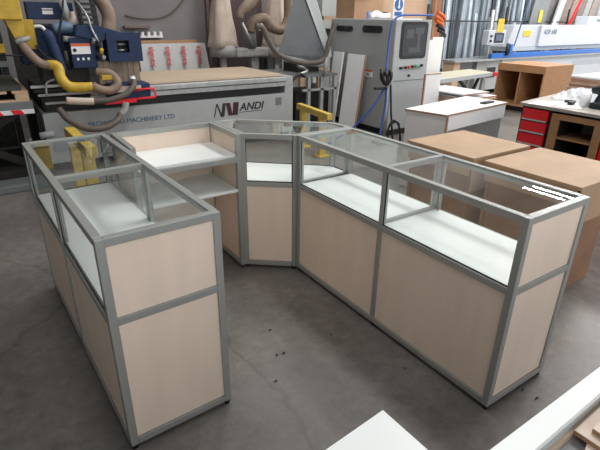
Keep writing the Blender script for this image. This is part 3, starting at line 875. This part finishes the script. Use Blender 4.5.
# tripod tool stand with hoses in front of the cabinet
TS = thing('air_tool_stand', 'pale post with pneumatic tools hung in front of the grey cabinet', 'tool stand', (4.66, 4.76, 0))
MB().cyl((4.66, 4.76, 0), (4.64, 4.76, 0.85), 0.032, 14).build('post', PLEN, TS)
B(4.52, 4.80, 4.66, 4.86, 0, 0.02).build('base_plate', DARK, TS)
m_ = MB()
for k in range(7):
    a_ = k * 0.9
    m_.tube([(4.60 + 0.02 * math.cos(a_), 4.74 + 0.02 * math.sin(a_), 0.80), (4.60 + 0.05 * math.cos(a_ + 1), 4.74 + 0.05 * math.sin(a_), 0.88), (4.58 + 0.07 * math.cos(a_ + 0.3), 4.74 + 0.06 * math.sin(a_), 0.97 + 0.015 * (k % 3))], 0.017, 8)
m_.build('tool_cluster', DARK, TS)
MB().cyl((4.40, 4.74, 0.765), (4.62, 4.74, 0.755), 0.018, 10).build('black_handle', BLACK, TS)
MB().tube([(4.67, 4.72, 0.80), (4.70, 4.70, 0.45), (4.72, 4.68, 0.25), (4.74, 4.66, 0.05)], 0.014, 10).build('black_strap', BLACK, TS)
m_ = MB()
for k in range(3):
    m_.tube([(4.66, 4.66, 0.06 + 0.0 * k), (4.62, 4.65, 0.20), (4.68, 4.64, 0.33 - 0.02 * k), (4.78 + 0.01 * k, 4.64, 0.29), (4.85, 4.64, 0.15), (4.86 + 0.012 * k, 4.64, 0.02)], 0.012, 8)
m_.build('coiled_hose', BLACK, TS)
AH = thing('blue_air_hose', 'blue air hose running down the front of the grey cabinet', 'hose', (4.9, 4.9, 0))
MB().tube([(5.62, 4.96, 1.66), (5.2, 4.94, 1.66), (4.93, 4.93, 1.645), (4.80, 4.92, 1.56), (4.76, 4.91, 1.40), (4.70, 4.86, 1.15), (4.64, 4.80, 0.97)], 0.013, 10).build('hose', BLUEH, AH)
MB().tube([(4.60, 4.76, 0.76), (4.48, 4.78, 0.58), (4.30, 4.85, 0.34), (4.15, 4.95, 0.18), (3.9, 5.05, 0.02)], 0.013, 10).build('hose', BLUEH, AH)
MB().tube([(4.62, 4.74, 0.76), (4.58, 4.70, 0.50), (4.50, 4.66, 0.25), (4.42, 4.62, 0.02)], 0.013, 10).build('hose', BLUEH, AH)

# orange tool on cabinet corner, white door panel, etc.
WP = thing('white_cabinet_door', 'tall white panel standing just right of the grey cabinet', 'panel', (6.9, 6.0, 0))
B(6.62, 7.14, 6.0, 6.02, 0.0, 1.32).build('door_panel', WHITE2, WP)
WB = thing('white_end_panel', 'white end panel with brown edge between the grey cabinet and the white desk', 'panel', (5.0, 4.3, 0))
B(4.870, 5.16, 4.30, 4.318, 0.0, 0.955).build('panel_face', WHITE2, WB)
B(4.850, 4.870, 4.297, 4.318, 0.0, 0.955).build('panel_edge', CHIP, WB)
B(4.850, 5.16, 4.297, 4.318, 0.956, 0.966).build('panel_edge', CHIP, WB)
# orange tools above
OT = thing('orange_clamp_rack', 'orange hand clamps hung behind the grey cabinet corner', 'clamp', (6.4, 5.6, 1.3))
B(6.36, 6.40, 5.60, 5.64, 1.30, 2.2).build('bar', CHIP, OT)
for k, (x, z) in enumerate(((6.50, 1.60), (6.56, 1.47), (6.52, 1.54), (6.60, 1.40), (6.54, 1.66))):
    MB().tube([(x - 0.12, 5.59, z + 0.05), (x, 5.57, z), (x + 0.07, 5.59, z - 0.05)], 0.028, 8).build('clamp_jaw', ORANGE if k % 2 == 0 else BLACK, OT)

# tables behind, between cabinet and edge bander
TB = thing('trestle_table', 'trestle table with pale top and red corner cap near the profile rack', 'table', (7.2, 5.5, 0))
MB().prism([(6.05, 5.05, 0.70), (7.80, 5.33, 0.70), (7.90, 5.92, 0.70), (6.3, 5.75, 0.70)], (0, 0, 0.05)).build('tabletop', mat('pale green tabletop', (0.56, 0.52, 0.40), 0.5, var=0.1), TB)
MB().bar((6.05, 5.04, 0.725), (7.76, 5.315, 0.725), 0.02, 0.06).build('edge_rail', GREYL, TB)
B(7.74, 7.82, 5.27, 5.34, 0.69, 0.755).build('red_cap', RED, TB)
for (x, y) in ((6.3, 5.2), (7.6, 5.4), (6.5, 5.65), (7.7, 5.8)):
    MB().bar((x, y, 0), (x, y, 0.70), 0.05, 0.05).build('leg', GREYM, TB)
MB().bar((6.9, 5.4, 0.70), (7.3, 5.4, 0.40), 0.04, 0.04).build('brace', DARK, TB)
MB().bar((7.5, 5.4, 0.70), (7.3, 5.4, 0.30), 0.04, 0.04).build('brace', DARK, TB)
for k, (z, dx, m) in enumerate(((0.735, 0, WHITE2), (0.68, 0.14, WHITE2), (0.659, 0.10, MDFP))):
    t = thing('white_board', ('topmost white board of the low stack behind the white desk', 'second white board of the low stack behind the white desk', 'pale brown board at the bottom of the low stack')[k], 'board', (5.5, 4.4, z))
    B(5.20 + dx * .5, 5.72 + dx, 3.93 - k * 0.03, 4.66, z - 0.018, z).build('board_face', m, t)
    B(5.197 + dx * .5, 5.723 + dx, 3.926 - k * 0.03, 3.93 - k * 0.03, z - 0.018, z).build('board_edge', CHIP, t)
S2 = thing('sawhorse_bench', 'plain low bench carrying the stacked white boards', 'bench', (5.4, 4.3, 0))
B(5.25, 5.85, 4.05, 4.15, 0.52, 0.58).build('beam', PINE, S2)
B(5.25, 5.85, 4.55, 4.65, 0.52, 0.58).build('beam', PINE, S2)
for (x, y) in ((5.27, 4.1), (5.75, 4.1), (5.27, 4.6), (5.75, 4.6)):
    B(x, x + 0.06, y - 0.03, y + 0.03, 0, 0.52).build('leg', PINE, S2)
tag(B(5.25, 5.7, 4.05, 4.6, 0.581, 0.640).build('packing_block', PINE), 'timber packing below the stacked white boards', 'packing')

# ------------------------------------------------------------------ white desk cabinet
WC = thing('white_desk', 'white melamine desk with brown chipboard edges behind the long counter', 'desk', (4.15, 3.1, 0))
MB().prism([(3.52, 3.33, 0.782), (3.62, 2.89, 0.782), (4.79, 3.04, 0.782), (4.76, 3.56, 0.782)], (0, 0, 0.018)).build('desktop', WHITE, WC)
m_ = MB()
dtp = [(3.52, 3.33), (3.62, 2.89), (4.79, 3.04)]
for a, b in zip(dtp, dtp[1:]):
    m_.bar((*a, 0.791), (*b, 0.791), 0.004, 0.0175)
m_.build('desktop_edge', CHIP, WC)
MB().prism([(3.545, 3.33, 0.0), (3.64, 2.90, 0.0), (3.64, 2.90, 0.782), (3.545, 3.33, 0.782)], (0.018, 0.003, 0)).build('side_panel', WHITE2, WC)
MB().bar((3.645, 2.897, 0.0), (3.645, 2.897, 0.782), 0.018, 0.012).build('panel_edge', CHIP, WC)
MB().bar((3.66, 2.905, 0.712), (4.76, 3.047, 0.712), 0.018, 0.140).build('front_rail', WHITE2, WC)
MB().bar((3.66, 3.30, 0.39), (4.72, 3.45, 0.39), 0.018, 0.78).build('back_panel', WHITE2, WC)
MB().bar((4.745, 3.05, 0.391), (4.725, 3.52, 0.391), 0.018, 0.78).build('side_panel', WHITE2, WC)
RC = thing('remote_control', 'small black remote control on the white desk', 'remote', (4.55, 3.15, 0.8))
MB().prism([(4.43, 3.13, 0.8005), (4.46, 3.08, 0.8005), (4.64, 3.10, 0.8005), (4.62, 3.16, 0.8005)], (0, 0, 0.018)).build('body', BLACK, RC, 0.004)
MB().box(4.49, 4.58, 3.11, 3.13, 0.8185, 0.822).build('buttons', GREYD, RC)

# ------------------------------------------------------------------ mdf tables behind long counter
def mdf_table(label, xa, xb, ya, yb, zt):
    t = thing('mdf_table', label, 'table', ((xa + xb) / 2, (ya + yb) / 2, 0))
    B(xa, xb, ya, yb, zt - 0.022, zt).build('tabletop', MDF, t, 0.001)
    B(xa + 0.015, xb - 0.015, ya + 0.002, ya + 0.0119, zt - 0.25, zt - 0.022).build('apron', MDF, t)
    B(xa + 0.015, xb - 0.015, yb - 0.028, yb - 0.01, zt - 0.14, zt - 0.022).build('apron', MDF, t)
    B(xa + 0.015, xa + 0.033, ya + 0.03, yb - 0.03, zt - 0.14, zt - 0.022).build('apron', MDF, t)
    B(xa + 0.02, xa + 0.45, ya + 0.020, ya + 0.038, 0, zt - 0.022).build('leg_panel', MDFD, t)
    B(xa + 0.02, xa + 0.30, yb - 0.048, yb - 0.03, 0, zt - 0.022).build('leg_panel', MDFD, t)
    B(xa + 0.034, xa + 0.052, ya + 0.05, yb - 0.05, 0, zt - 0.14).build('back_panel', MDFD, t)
    return t
mdf_table('brown mdf table behind the long counter, nearer the white desk', 2.745, 3.42, 1.915, 2.535, 0.75)
mdf_table('brown mdf table beside the near end of the long counter', 2.785, 3.46, 1.20, 1.860, 0.745)

# ------------------------------------------------------------------ red drawer workbench
WK = thing('workbench', 'workbench with red drawers and an open timber cabinet at right', 'workbench', (5.0, 2.2, 0))
MB().prism([(4.28, 1.2, 0.873), (6.1, 1.3, 0.873), (6.1, 2.88, 0.873), (4.333, 2.623, 0.873)], (0, 0, 0.027)).build('benchtop', mat('worn laminate benchtop', (0.42, 0.38, 0.34), 0.5, var=0.15), WK)
B(4.36, 5.0, 2.30, 2.60, 0.06, 0.873).build('drawer_carcass', BLACK, WK)
for k in range(5):
    z1 = 0.855 - k * 0.115
    d = B(4.335, 4.36, 2.325, 2.575, z1 - 0.100, z1).build('drawer', RED, WK, 0.003)
    B(4.325, 4.337, 2.33, 2.57, z1 - 0.105, z1 - 0.092).build('drawer_handle', GREYL, d).matrix_parent_inverse = Matrix()
for (a, b) in ((2.215, 2.285), (1.84, 1.90)):
    B(4.33, 4.36, a, b, 0.04, 0.85).build('cabinet_stile', PLY, WK)
B(4.33, 4.36, 1.90, 2.215, 0.80, 0.85).build('cabinet_rail', PLY, WK)
B(4.34, 4.95, 1.90, 2.215, 0.63, 0.645).build('cabinet_shelf', PLY, WK)
B(4.34, 4.95, 1.90, 2.215, 0.04, 0.06).build('cabinet_bottom', PLY, WK)
B(4.95, 4.97, 1.84, 2.285, 0.04, 0.85).build('cabinet_back', DARK, WK)
B(4.36, 4.95, 2.215, 2.225, 0.04, 0.85).build('cabinet_side', DARK, WK)  # inner sides coloured dark in place of the shade inside the cabinet
B(4.36, 4.95, 1.89, 1.90, 0.04, 0.85).build('cabinet_side', DARK, WK)
B(4.36, 5.0, 1.50, 1.83, 0.06, 0.873).build('drawer_carcass', RED, WK)
for x in (4.4, 5.95):
    for y in (1.25, 2.55):
        B(x - 0.03, x + 0.03, y - 0.03, y + 0.03, 0, 0.873 if x > 5 else 0.06).build('leg', DARK, WK)
SW = thing('circular_saw', 'grey round power tool inside the open timber cabinet', 'power tool', (4.6, 2.06, 0.06))
MB().cyl((4.55, 2.05, 0.20), (4.60, 2.05, 0.20), 0.12, 24).build('blade_guard', GREYD, SW)
B(4.50, 4.70, 1.93, 2.17, 0.062, 0.085).build('base_plate', STEEL, SW)
tag(B(4.65, 4.9, 1.93, 2.15, 0.646, 0.74).build('tool_case', GREYD, None, 0.01), 'grey case on the shelf of the timber cabinet', 'case')
# things on the bench
for k, (x, y, r_) in enumerate(((4.46, 2.46, 0.2), (4.62, 2.36, -0.3), (4.52, 2.25, 0.5))):
    c_, s_ = math.cos(r_), math.sin(r_)
    pts = [(x + a * c_ - b * s_, y + a * s_ + b * c_, 0.9005 + 0.001 * k) for a, b in ((-0.13, -0.10), (0.15, -0.10), (0.15, 0.10), (-0.13, 0.10))]
    tag(MB().prism(pts, (0, 0, 0.001)).build('paper_sheet', PAPER), ('white paper sheet at the left end of the red drawer workbench', 'white paper sheet under others on the workbench centre', 'white paper sheet at the front edge of the workbench')[k], 'paper', 'papers on the workbench')
m_ = MB()
gx, gy = 16, 20
grid = [[None] * gy for _ in range(gx)]
for a_ in range(gx):
    for b_ in range(gy):
        u_, v_ = a_ / (gx - 1), b_ / (gy - 1)
        edge = min(u_, 1 - u_, v_, 1 - v_)
        hgt = 0.902 + min(1, edge * 5) * (0.03 + 0.075 * random.random())
        grid[a_][b_] = m_.bm.verts.new((4.80 + 0.45 * u_ + random.uniform(-.012, .012), 2.05 + 0.55 * v_ + 0.05 * u_ + random.uniform(-.012, .012), hgt))
for a_ in range(gx - 1):
    for b_ in range(gy - 1):
        m_.bm.faces.new((grid[a_][b_], grid[a_ + 1][b_], grid[a_ + 1][b_ + 1], grid[a_][b_ + 1]))
tag(m_.build('plastic_wrap', FILM), 'crumpled pale plastic wrap on the red drawer workbench', 'plastic wrap')
tag(MB().cyl((4.63, 2.17, 0.901), (4.63, 2.17, 1.02), 0.043, 20).build('paper_roll', PAPER), 'white paper roll standing on the workbench beside the drill', 'roll')
tag(MB().tube([(4.68, 2.38, 0.914), (4.71, 2.34, 0.916), (4.73, 2.30, 0.914)], 0.014, 8).build('black_bit', BLACK), 'small black tool bit lying on the workbench', 'tool')
tag(MB().box(4.56, 4.62, 2.25, 2.29, 0.901, 0.935).build('black_clip', BLACK), 'small black block on the workbench by the paper roll', 'tool')
DR = thing('cordless_drill', 'dark teal cordless drill standing at the right of the workbench', 'drill', (4.55, 1.85, 0.9))
MB().tube([(4.66, 2.14, 1.05), (4.66, 2.06, 1.06), (4.66, 1.97, 1.06)], [0.03, 0.05, 0.045], 14).build('drill_body', RUBBER, DR)
MB().tube([(4.66, 2.03, 1.05), (4.65, 2.06, 1.00), (4.64, 2.07, 0.94)], [0.03, 0.026, 0.03], 12).build('grip', RUBBER, DR)
B(4.56, 4.68, 1.98, 2.10, 0.901, 0.955).build('battery', RUBBER, DR, 0.012)
CARDB = mat('reddish brown board', (0.40, 0.23, 0.16), 0.7, var=0.15)
CARDC = mat('light reddish board', (0.52, 0.34, 0.25), 0.7, var=0.15)
# stack of boards at the back of the bench
for k in range(8):
    dy = random.uniform(-0.02, 0.02)
    xx = 5.42 + random.uniform(0, 0.03)
    z = 0.901 + k * 0.0225
    o = B(xx, xx + 0.55, 1.75 + dy, 2.76 + dy, z, z + 0.020).build('stacked_board', WHITE2 if k == 7 else (CARDB if k % 2 else CARDC))
    names_ = ['lowest', 'second', 'third', 'fourth', 'fifth', 'sixth', 'seventh', 'topmost white']
    tag(o, names_[k] + ' board counted from below in the stack on the workbench', 'board', 'boards stacked on the workbench')

# ------------------------------------------------------------------ plywood two-cubby cabinet
PC = thing('plywood_cabinet', 'low brown plywood cabinet with two open cubbies before the edge bander', 'cabinet', (9.1, 5.3, 0))
xa, xb, ya, yb, za, zb = 8.56, 9.52, 4.82, 5.78, 0.10, 0.855
B(xa, xb, ya, yb, zb - 0.025, zb).build('top_panel', PLY, PC)
B(xa, xa + 0.02, ya, yb, zb - 0.13, zb - 0.025).build('front_rail', PLY, PC)
B(xa + 0.01, xb, ya, ya + 0.025, za, zb - 0.025).build('side_panel', PLY, PC)
B(xa + 0.01, xb, yb - 0.025, yb, za, zb - 0.025).build('side_panel', PLY, PC)
B(xa + 0.01, xb, (ya + yb) / 2 - 0.012, (ya + yb) / 2 + 0.012, za, zb - 0.025).build('divider', PLY, PC)
B(xb - 0.02, xb, ya + 0.025, yb - 0.025, za, zb - 0.025).build('back_panel', PLY, PC)
B(xa, xb, ya, yb, za, za + 0.03).build('bottom_panel', PLY, PC)
B(xa + 0.1, xb - 0.05, ya + 0.05, yb - 0.05, 0, za).build('plinth', BLACK, PC)

# ------------------------------------------------------------------ edge bander
EB = thing('edge_bander', 'long white edge banding machine with blue rail at upper right', 'machine', (13, 7.5, 0))
MB().prism([(10.55, 7.0, 1.02), (10.72, 7.0, 1.50), (17.0, 7.0, 1.50), (17.0, 7.0, 1.02)], (0, 0.48, 0)).build('hood_cover', CREAM, EB, 0.01)
B(11.75, 16.7, 6.93, 7.0, 1.02, 1.50).build('hood_door', CREAM, EB, 0.01)
B(10.60, 17.0, 6.98, 7.48, 0.93, 1.02).build('under_hood', GREYL, EB)
B(9.85, 17.0, 6.86, 7.0, 0.80, 0.90).build('blue_rail', BLUE, EB, 0.005)
B(9.85, 17.0, 6.88, 7.48, 0.76, 0.80).build('rail_base', STEEL, EB)
B(10.4, 17.0, 6.95, 7.48, 0.10, 0.76).build('base_body', CREAM, EB, 0.01)
B(10.5, 17.0, 7.0, 7.45, 0.0, 0.10).build('plinth', DARK, EB)
m_ = MB()
for k in range(30):
    m_.box(13.6 + k * 0.08, 13.64 + k * 0.08, 6.945, 6.95, 0.50, 0.62)
m_.build('vent_slots', GREYL, EB)
text('lettering', 'KDF 650', INKB, EB, (11.88, 6.925, 1.30), 0.15, (1, 0, 0), shear=0.2)
B(11.12, 11.42, 6.99, 7.0, 1.25, 1.38).build('yellow_label', TAPE, EB)
B(14.2, 15.0, 7.1, 7.45, 1.50, 1.72).build('top_box', CREAM, EB, 0.01)
B(14.65, 14.95, 7.095, 7.10, 1.58, 1.66).build('box_label', GREYD, EB)
B(10.42, 10.52, 6.80, 6.88, 0.90, 1.10).build('blue_handwheel', BLUE, EB, 0.01)
MB().cyl((10.36, 6.84, 0.86), (10.36, 6.84, 1.12), 0.035, 10).build('dark_knob', DARK, EB)
cp = B(9.53, 10.15, 6.80, 6.95, 1.10, 1.40).build('control_panel', CREAM, EB, 0.01)
B(9.75, 10.08, 6.792, 6.80, 1.14, 1.34).build('panel_screen', BLACK, cp)
B(9.79, 10.03, 6.786, 6.792, 1.18, 1.31).build('screen_image', mat('dim blue screen', (0.10, 0.12, 0.20), 0.2), cp)
for z in (1.18, 1.28):
    MB().cyl((9.62, 6.80, z), (9.62, 6.77, z), 0.025, 10).build('panel_button', BLACK, cp)
B(9.79, 10.00, 6.786, 6.80, 1.36, 1.63).build('yellow_notice', TAPE, EB)
MB().cyl((9.9, 6.98, 0.0), (9.8, 6.98, 1.8), 0.035, 10).build('panel_post', STEEL, EB)
MB().bar((10.62, 6.85, 1.05), (10.95, 6.85, 2.3), 0.02, 0.02).build('slanted_cable', INKB, EB)
B(8.6, 10.0, 6.85, 7.3, 0.76, 0.80).build('infeed_plate', STEEL, EB)
B(8.65, 8.85, 6.9, 7.2, 0.0, 0.76).build('infeed_leg', PINE, EB)
B(9.5, 10.35, 6.95, 7.48, 0.10, 0.76).build('infeed_base', GREYM, EB, 0.01)
B(9.9, 10.2, 6.94, 6.95, 0.38, 0.6).build('dark_opening', BLACK, EB)
B(8.9, 9.4, 7.0, 7.1, 0.0, 0.76).build('dark_support', GREYD, EB)

# ------------------------------------------------------------------ aluminium profile rack
PR = thing('profile_rack', 'steel bar rack holding upright aluminium profiles on the back wall', 'rack', (11, 8.1, 0))
B(8.6, 17.5, 7.78, 7.81, 1.55, 1.58).build('front_bar', DARK, PR)
B(8.6, 17.5, 7.78, 7.81, 0.48, 0.52).build('front_bar', DARK, PR)
for x in (8.62, 11.5, 14.4, 17.4):
    B(x, x + 0.05, 7.78, 7.81, 0, 1.9).build('rack_post', DARK, PR)
tones = (('silver', (0.36, 0.40, 0.44)), ('bright silver', (0.58, 0.65, 0.71)), ('dark grey', (0.17, 0.20, 0.22)), ('near white', (0.80, 0.85, 0.90)))
ALP = [mat(n + ' aluminium', c, 0.38, 0.35, var=0.2, vscale=3) for n, c in tones]
for layer in range(3):
    x = 8.72 + 0.05 * layer
    n_ = 0
    while x < 13.3:
        wd = random.uniform(0.03, 0.085)
        lean = random.uniform(-0.13, 0.13)
        n_ += 1
        yy = 7.86 + 0.115 * layer + 0.057 * (n_ % 2)
        hh = random.uniform(2.3, 3.2)
        if layer == 0 and x > 9.8 and random.random() < 0.4:
            hh = random.uniform(1.5, 1.95)
        m_ = MB()
        m_.bar((x, yy, 0.0), (x + lean, yy + 0.03, hh), wd, 0.05, (0, 1, 0))
        m_.bar((x + wd * 0.2, yy - 0.032, 0.0), (x + lean + wd * 0.2, yy - 0.002, hh), wd * 0.25, 0.014, (0, 1, 0))
        q = random.choice((0, 1, 1, 2, 3, 3)) if layer == 0 else random.choice((0, 0, 1, 1, 2))
        o = m_.build('aluminium_profile', ALP[q])
        where = 'first third of rack' if x < 9.3 else ('left of control panel' if x < 10.0 else ('behind control panel' if x < 10.9 else ('behind the hood end' if x < 12 else 'behind the dark panel')))
        lay = ('in front', 'midway back', 'at the rear')[layer]
        tag(o, '%s %s aluminium profile %s, %s' % ('short' if hh < 2 else 'tall', tones[q][0], lay, where), 'profile', 'aluminium profiles in the wall rack')
        x += wd * random.uniform(1.3, 2.6) + (0.05 if layer == 0 else 0)
# leaning lengths right of rack
tag(MB().bar((12.85, 7.66, 0), (14.0, 7.66, 2.6), 0.09, 0.03, (0, 1, 0)).build('white_batten', PAPER), 'long white batten leaning at a slant above the edge bander', 'batten')
tag(MB().bar((13.3, 7.60, 0), (14.95, 7.60, 2.8), 0.07, 0.04, (0, 1, 0)).build('red_pole', RED), 'long red pole leaning at a slant above the edge bander', 'pole')
tag(MB().prism([(12.2, 7.71, 0), (12.9, 7.71, 0), (13.3, 7.71, 2.6), (12.6, 7.71, 2.6)], (0, 0.02, 0)).build('leaning_sheet', GREYD), 'dark grey panel leaning behind the edge bander', 'board')
tag(B(12.80, 12.94, 7.69, 7.708, 1.55, 1.85).build('yellow_wall_tag', TAPE), 'small yellow tag on the dark panel above the edge bander', 'tag')
WR = thing('wrapped_bundle', 'brown wrapped bundle leaning at the far right behind the edge bander', 'bundle', (15.3, 8.1, 0))
for k, (xa_, m) in enumerate(((14.3, GREYL), (14.6, mat('brown wrap', (0.20, 0.14, 0.11), 0.6, var=0.3)), (15.0, HOSE), (15.4, mat('brown wrap', (0.2, 0.14, 0.11))), (15.75, PLEN), (16.1, HOSE))):
    MB().bar((xa_ - 0.6, 7.95, 0.0), (xa_ + 0.5, 8.18, 2.6), 0.30, 0.06, (0, 1, 0)).build('wrapped_length', m, WR)
B(15.3, 15.75, 7.1, 7.45, 1.50, 3.2).build('white_duct', CREAM, EB, 0.02)

# ------------------------------------------------------------------ foreground boards on benches
BN = thing('board_trolley', 'white board topped trolley at the bottom edge near the camera', 'trolley', (0.2, 0.2, 0))
B(-0.30, 0.60, -0.40, 0.545, 0.05, 0.775).build('trolley_body', WHITE2, BN)
for x in (-0.25, 0.52):
    for y in (-0.35, 0.48):
        MB().cyl((x, y, 0), (x, y, 0.05), 0.03, 12).build('foot', BLACK, BN)
tag(MB().prism([(-0.32, -0.42, 0.777), (0.648, -0.42, 0.777), (0.623, 0.562, 0.777), (-0.32, 0.485, 0.777)], (0, 0, 0.023)).build('white_board', WHITE), 'white board lying at the bottom edge of the view', 'board')
BN2 = thing('packing_bench', 'grey topped bench at the lower right corner near the camera', 'bench', (1.6, 0.0, 0))
B(0.70, 2.4, -0.60, 0.335, 0.70, 0.74).build('benchtop', mat('grey bench laminate', (0.36, 0.37, 0.39), 0.5, var=0.1), BN2)
for x in (0.80, 2.3):
    for y in (-0.5, 0.25):
        B(x - 0.03, x + 0.03, y - 0.03, y + 0.03, 0, 0.70).build('leg', GREYM, BN2)
w1 = thing('long_white_board', 'long white board on chipboard core along the lower right corner', 'board', (1.4, 0.33, 0.77))
MB().prism([(0.66, 0.302, 0.782), (2.3, 0.335, 0.782), (2.3, 0.361, 0.782), (0.66, 0.357, 0.782)], (0, 0, 0.018)).build('board_face', WHITE, w1)
MB().prism([(0.66, 0.300, 0.7605), (2.3, 0.333, 0.7605), (2.3, 0.359, 0.7605), (0.66, 0.355, 0.7605)], (0, 0, 0.0215)).build('board_shaded_side', GREYL, w1)  # grey colour stands in for the shadowed side of the white slab
MB().prism([(0.66, 0.292, 0.741), (2.3, 0.325, 0.741), (2.3, 0.359, 0.741), (0.66, 0.355, 0.741)], (0, 0, 0.019)).build('board_base', MDFP, w1)
MAP = mat('pale maple offcut', (0.72, 0.58, 0.48), 0.5, var=0.06, vscale=6, stretch=(1, 8, 1))
def offcut(label, pts, z):
    t = thing('laminate_offcut', label, 'offcut', (pts[0][0], pts[0][1], z))
    MB().prism([(a, b, z) for a, b in pts], (0, 0, 0.011)).build('core', CHIP, t)
    c = [sum(p[i] for p in pts) / len(pts) for i in (0, 1)]
    MB().prism([(a, b, z + 0.011) for a, b in pts], (0, 0, 0.002)).build('face', MAP, t)
offcut('maple laminate offcut lying flat, lowest in the corner', [(0.76, 0.20), (1.02, 0.05), (1.5, 0.2), (1.008, 0.276)], 0.7415)
offcut('maple laminate offcut resting on the lowest one, middle layer', [(0.975, 0.297), (0.98, 0.02), (1.6, 0.0), (1.6, 0.312)], 0.755)
offcut('small maple laminate offcut on top, at the very corner', [(1.00, 0.272), (0.99, 0.10), (1.6, 0.05), (1.6, 0.285)], 0.7685)

# small debris on the floor
for k, (x, y, r_, lab_) in enumerate(((1.094, 1.886, 0.010, 'dark crumb on the floor, farthest from the camera between the counters'), (1.055, 1.676, 0.009, 'dark crumb on the floor in the middle of the counters'), (1.015, 1.683, 0.007, 'tiny dark crumb left of a larger one on the floor'),
                                      (0.912, 1.522, 0.008, 'dark crumb on the floor, nearest the left counter'), (1.871, 0.823, 0.010, 'dark crumb on the floor by the near corner of the long counter'), (1.878, 0.756, 0.014, 'larger dark crumb on the floor near the bottom right board'))):
    tag(MB().tube([(x - r_, y, 0.004), (x, y + 0.003, 0.007), (x + r_, y, 0.004)], [0.002, 0.004, 0.002], 7).build('floor_crumb', BLACK), lab_, 'crumb')
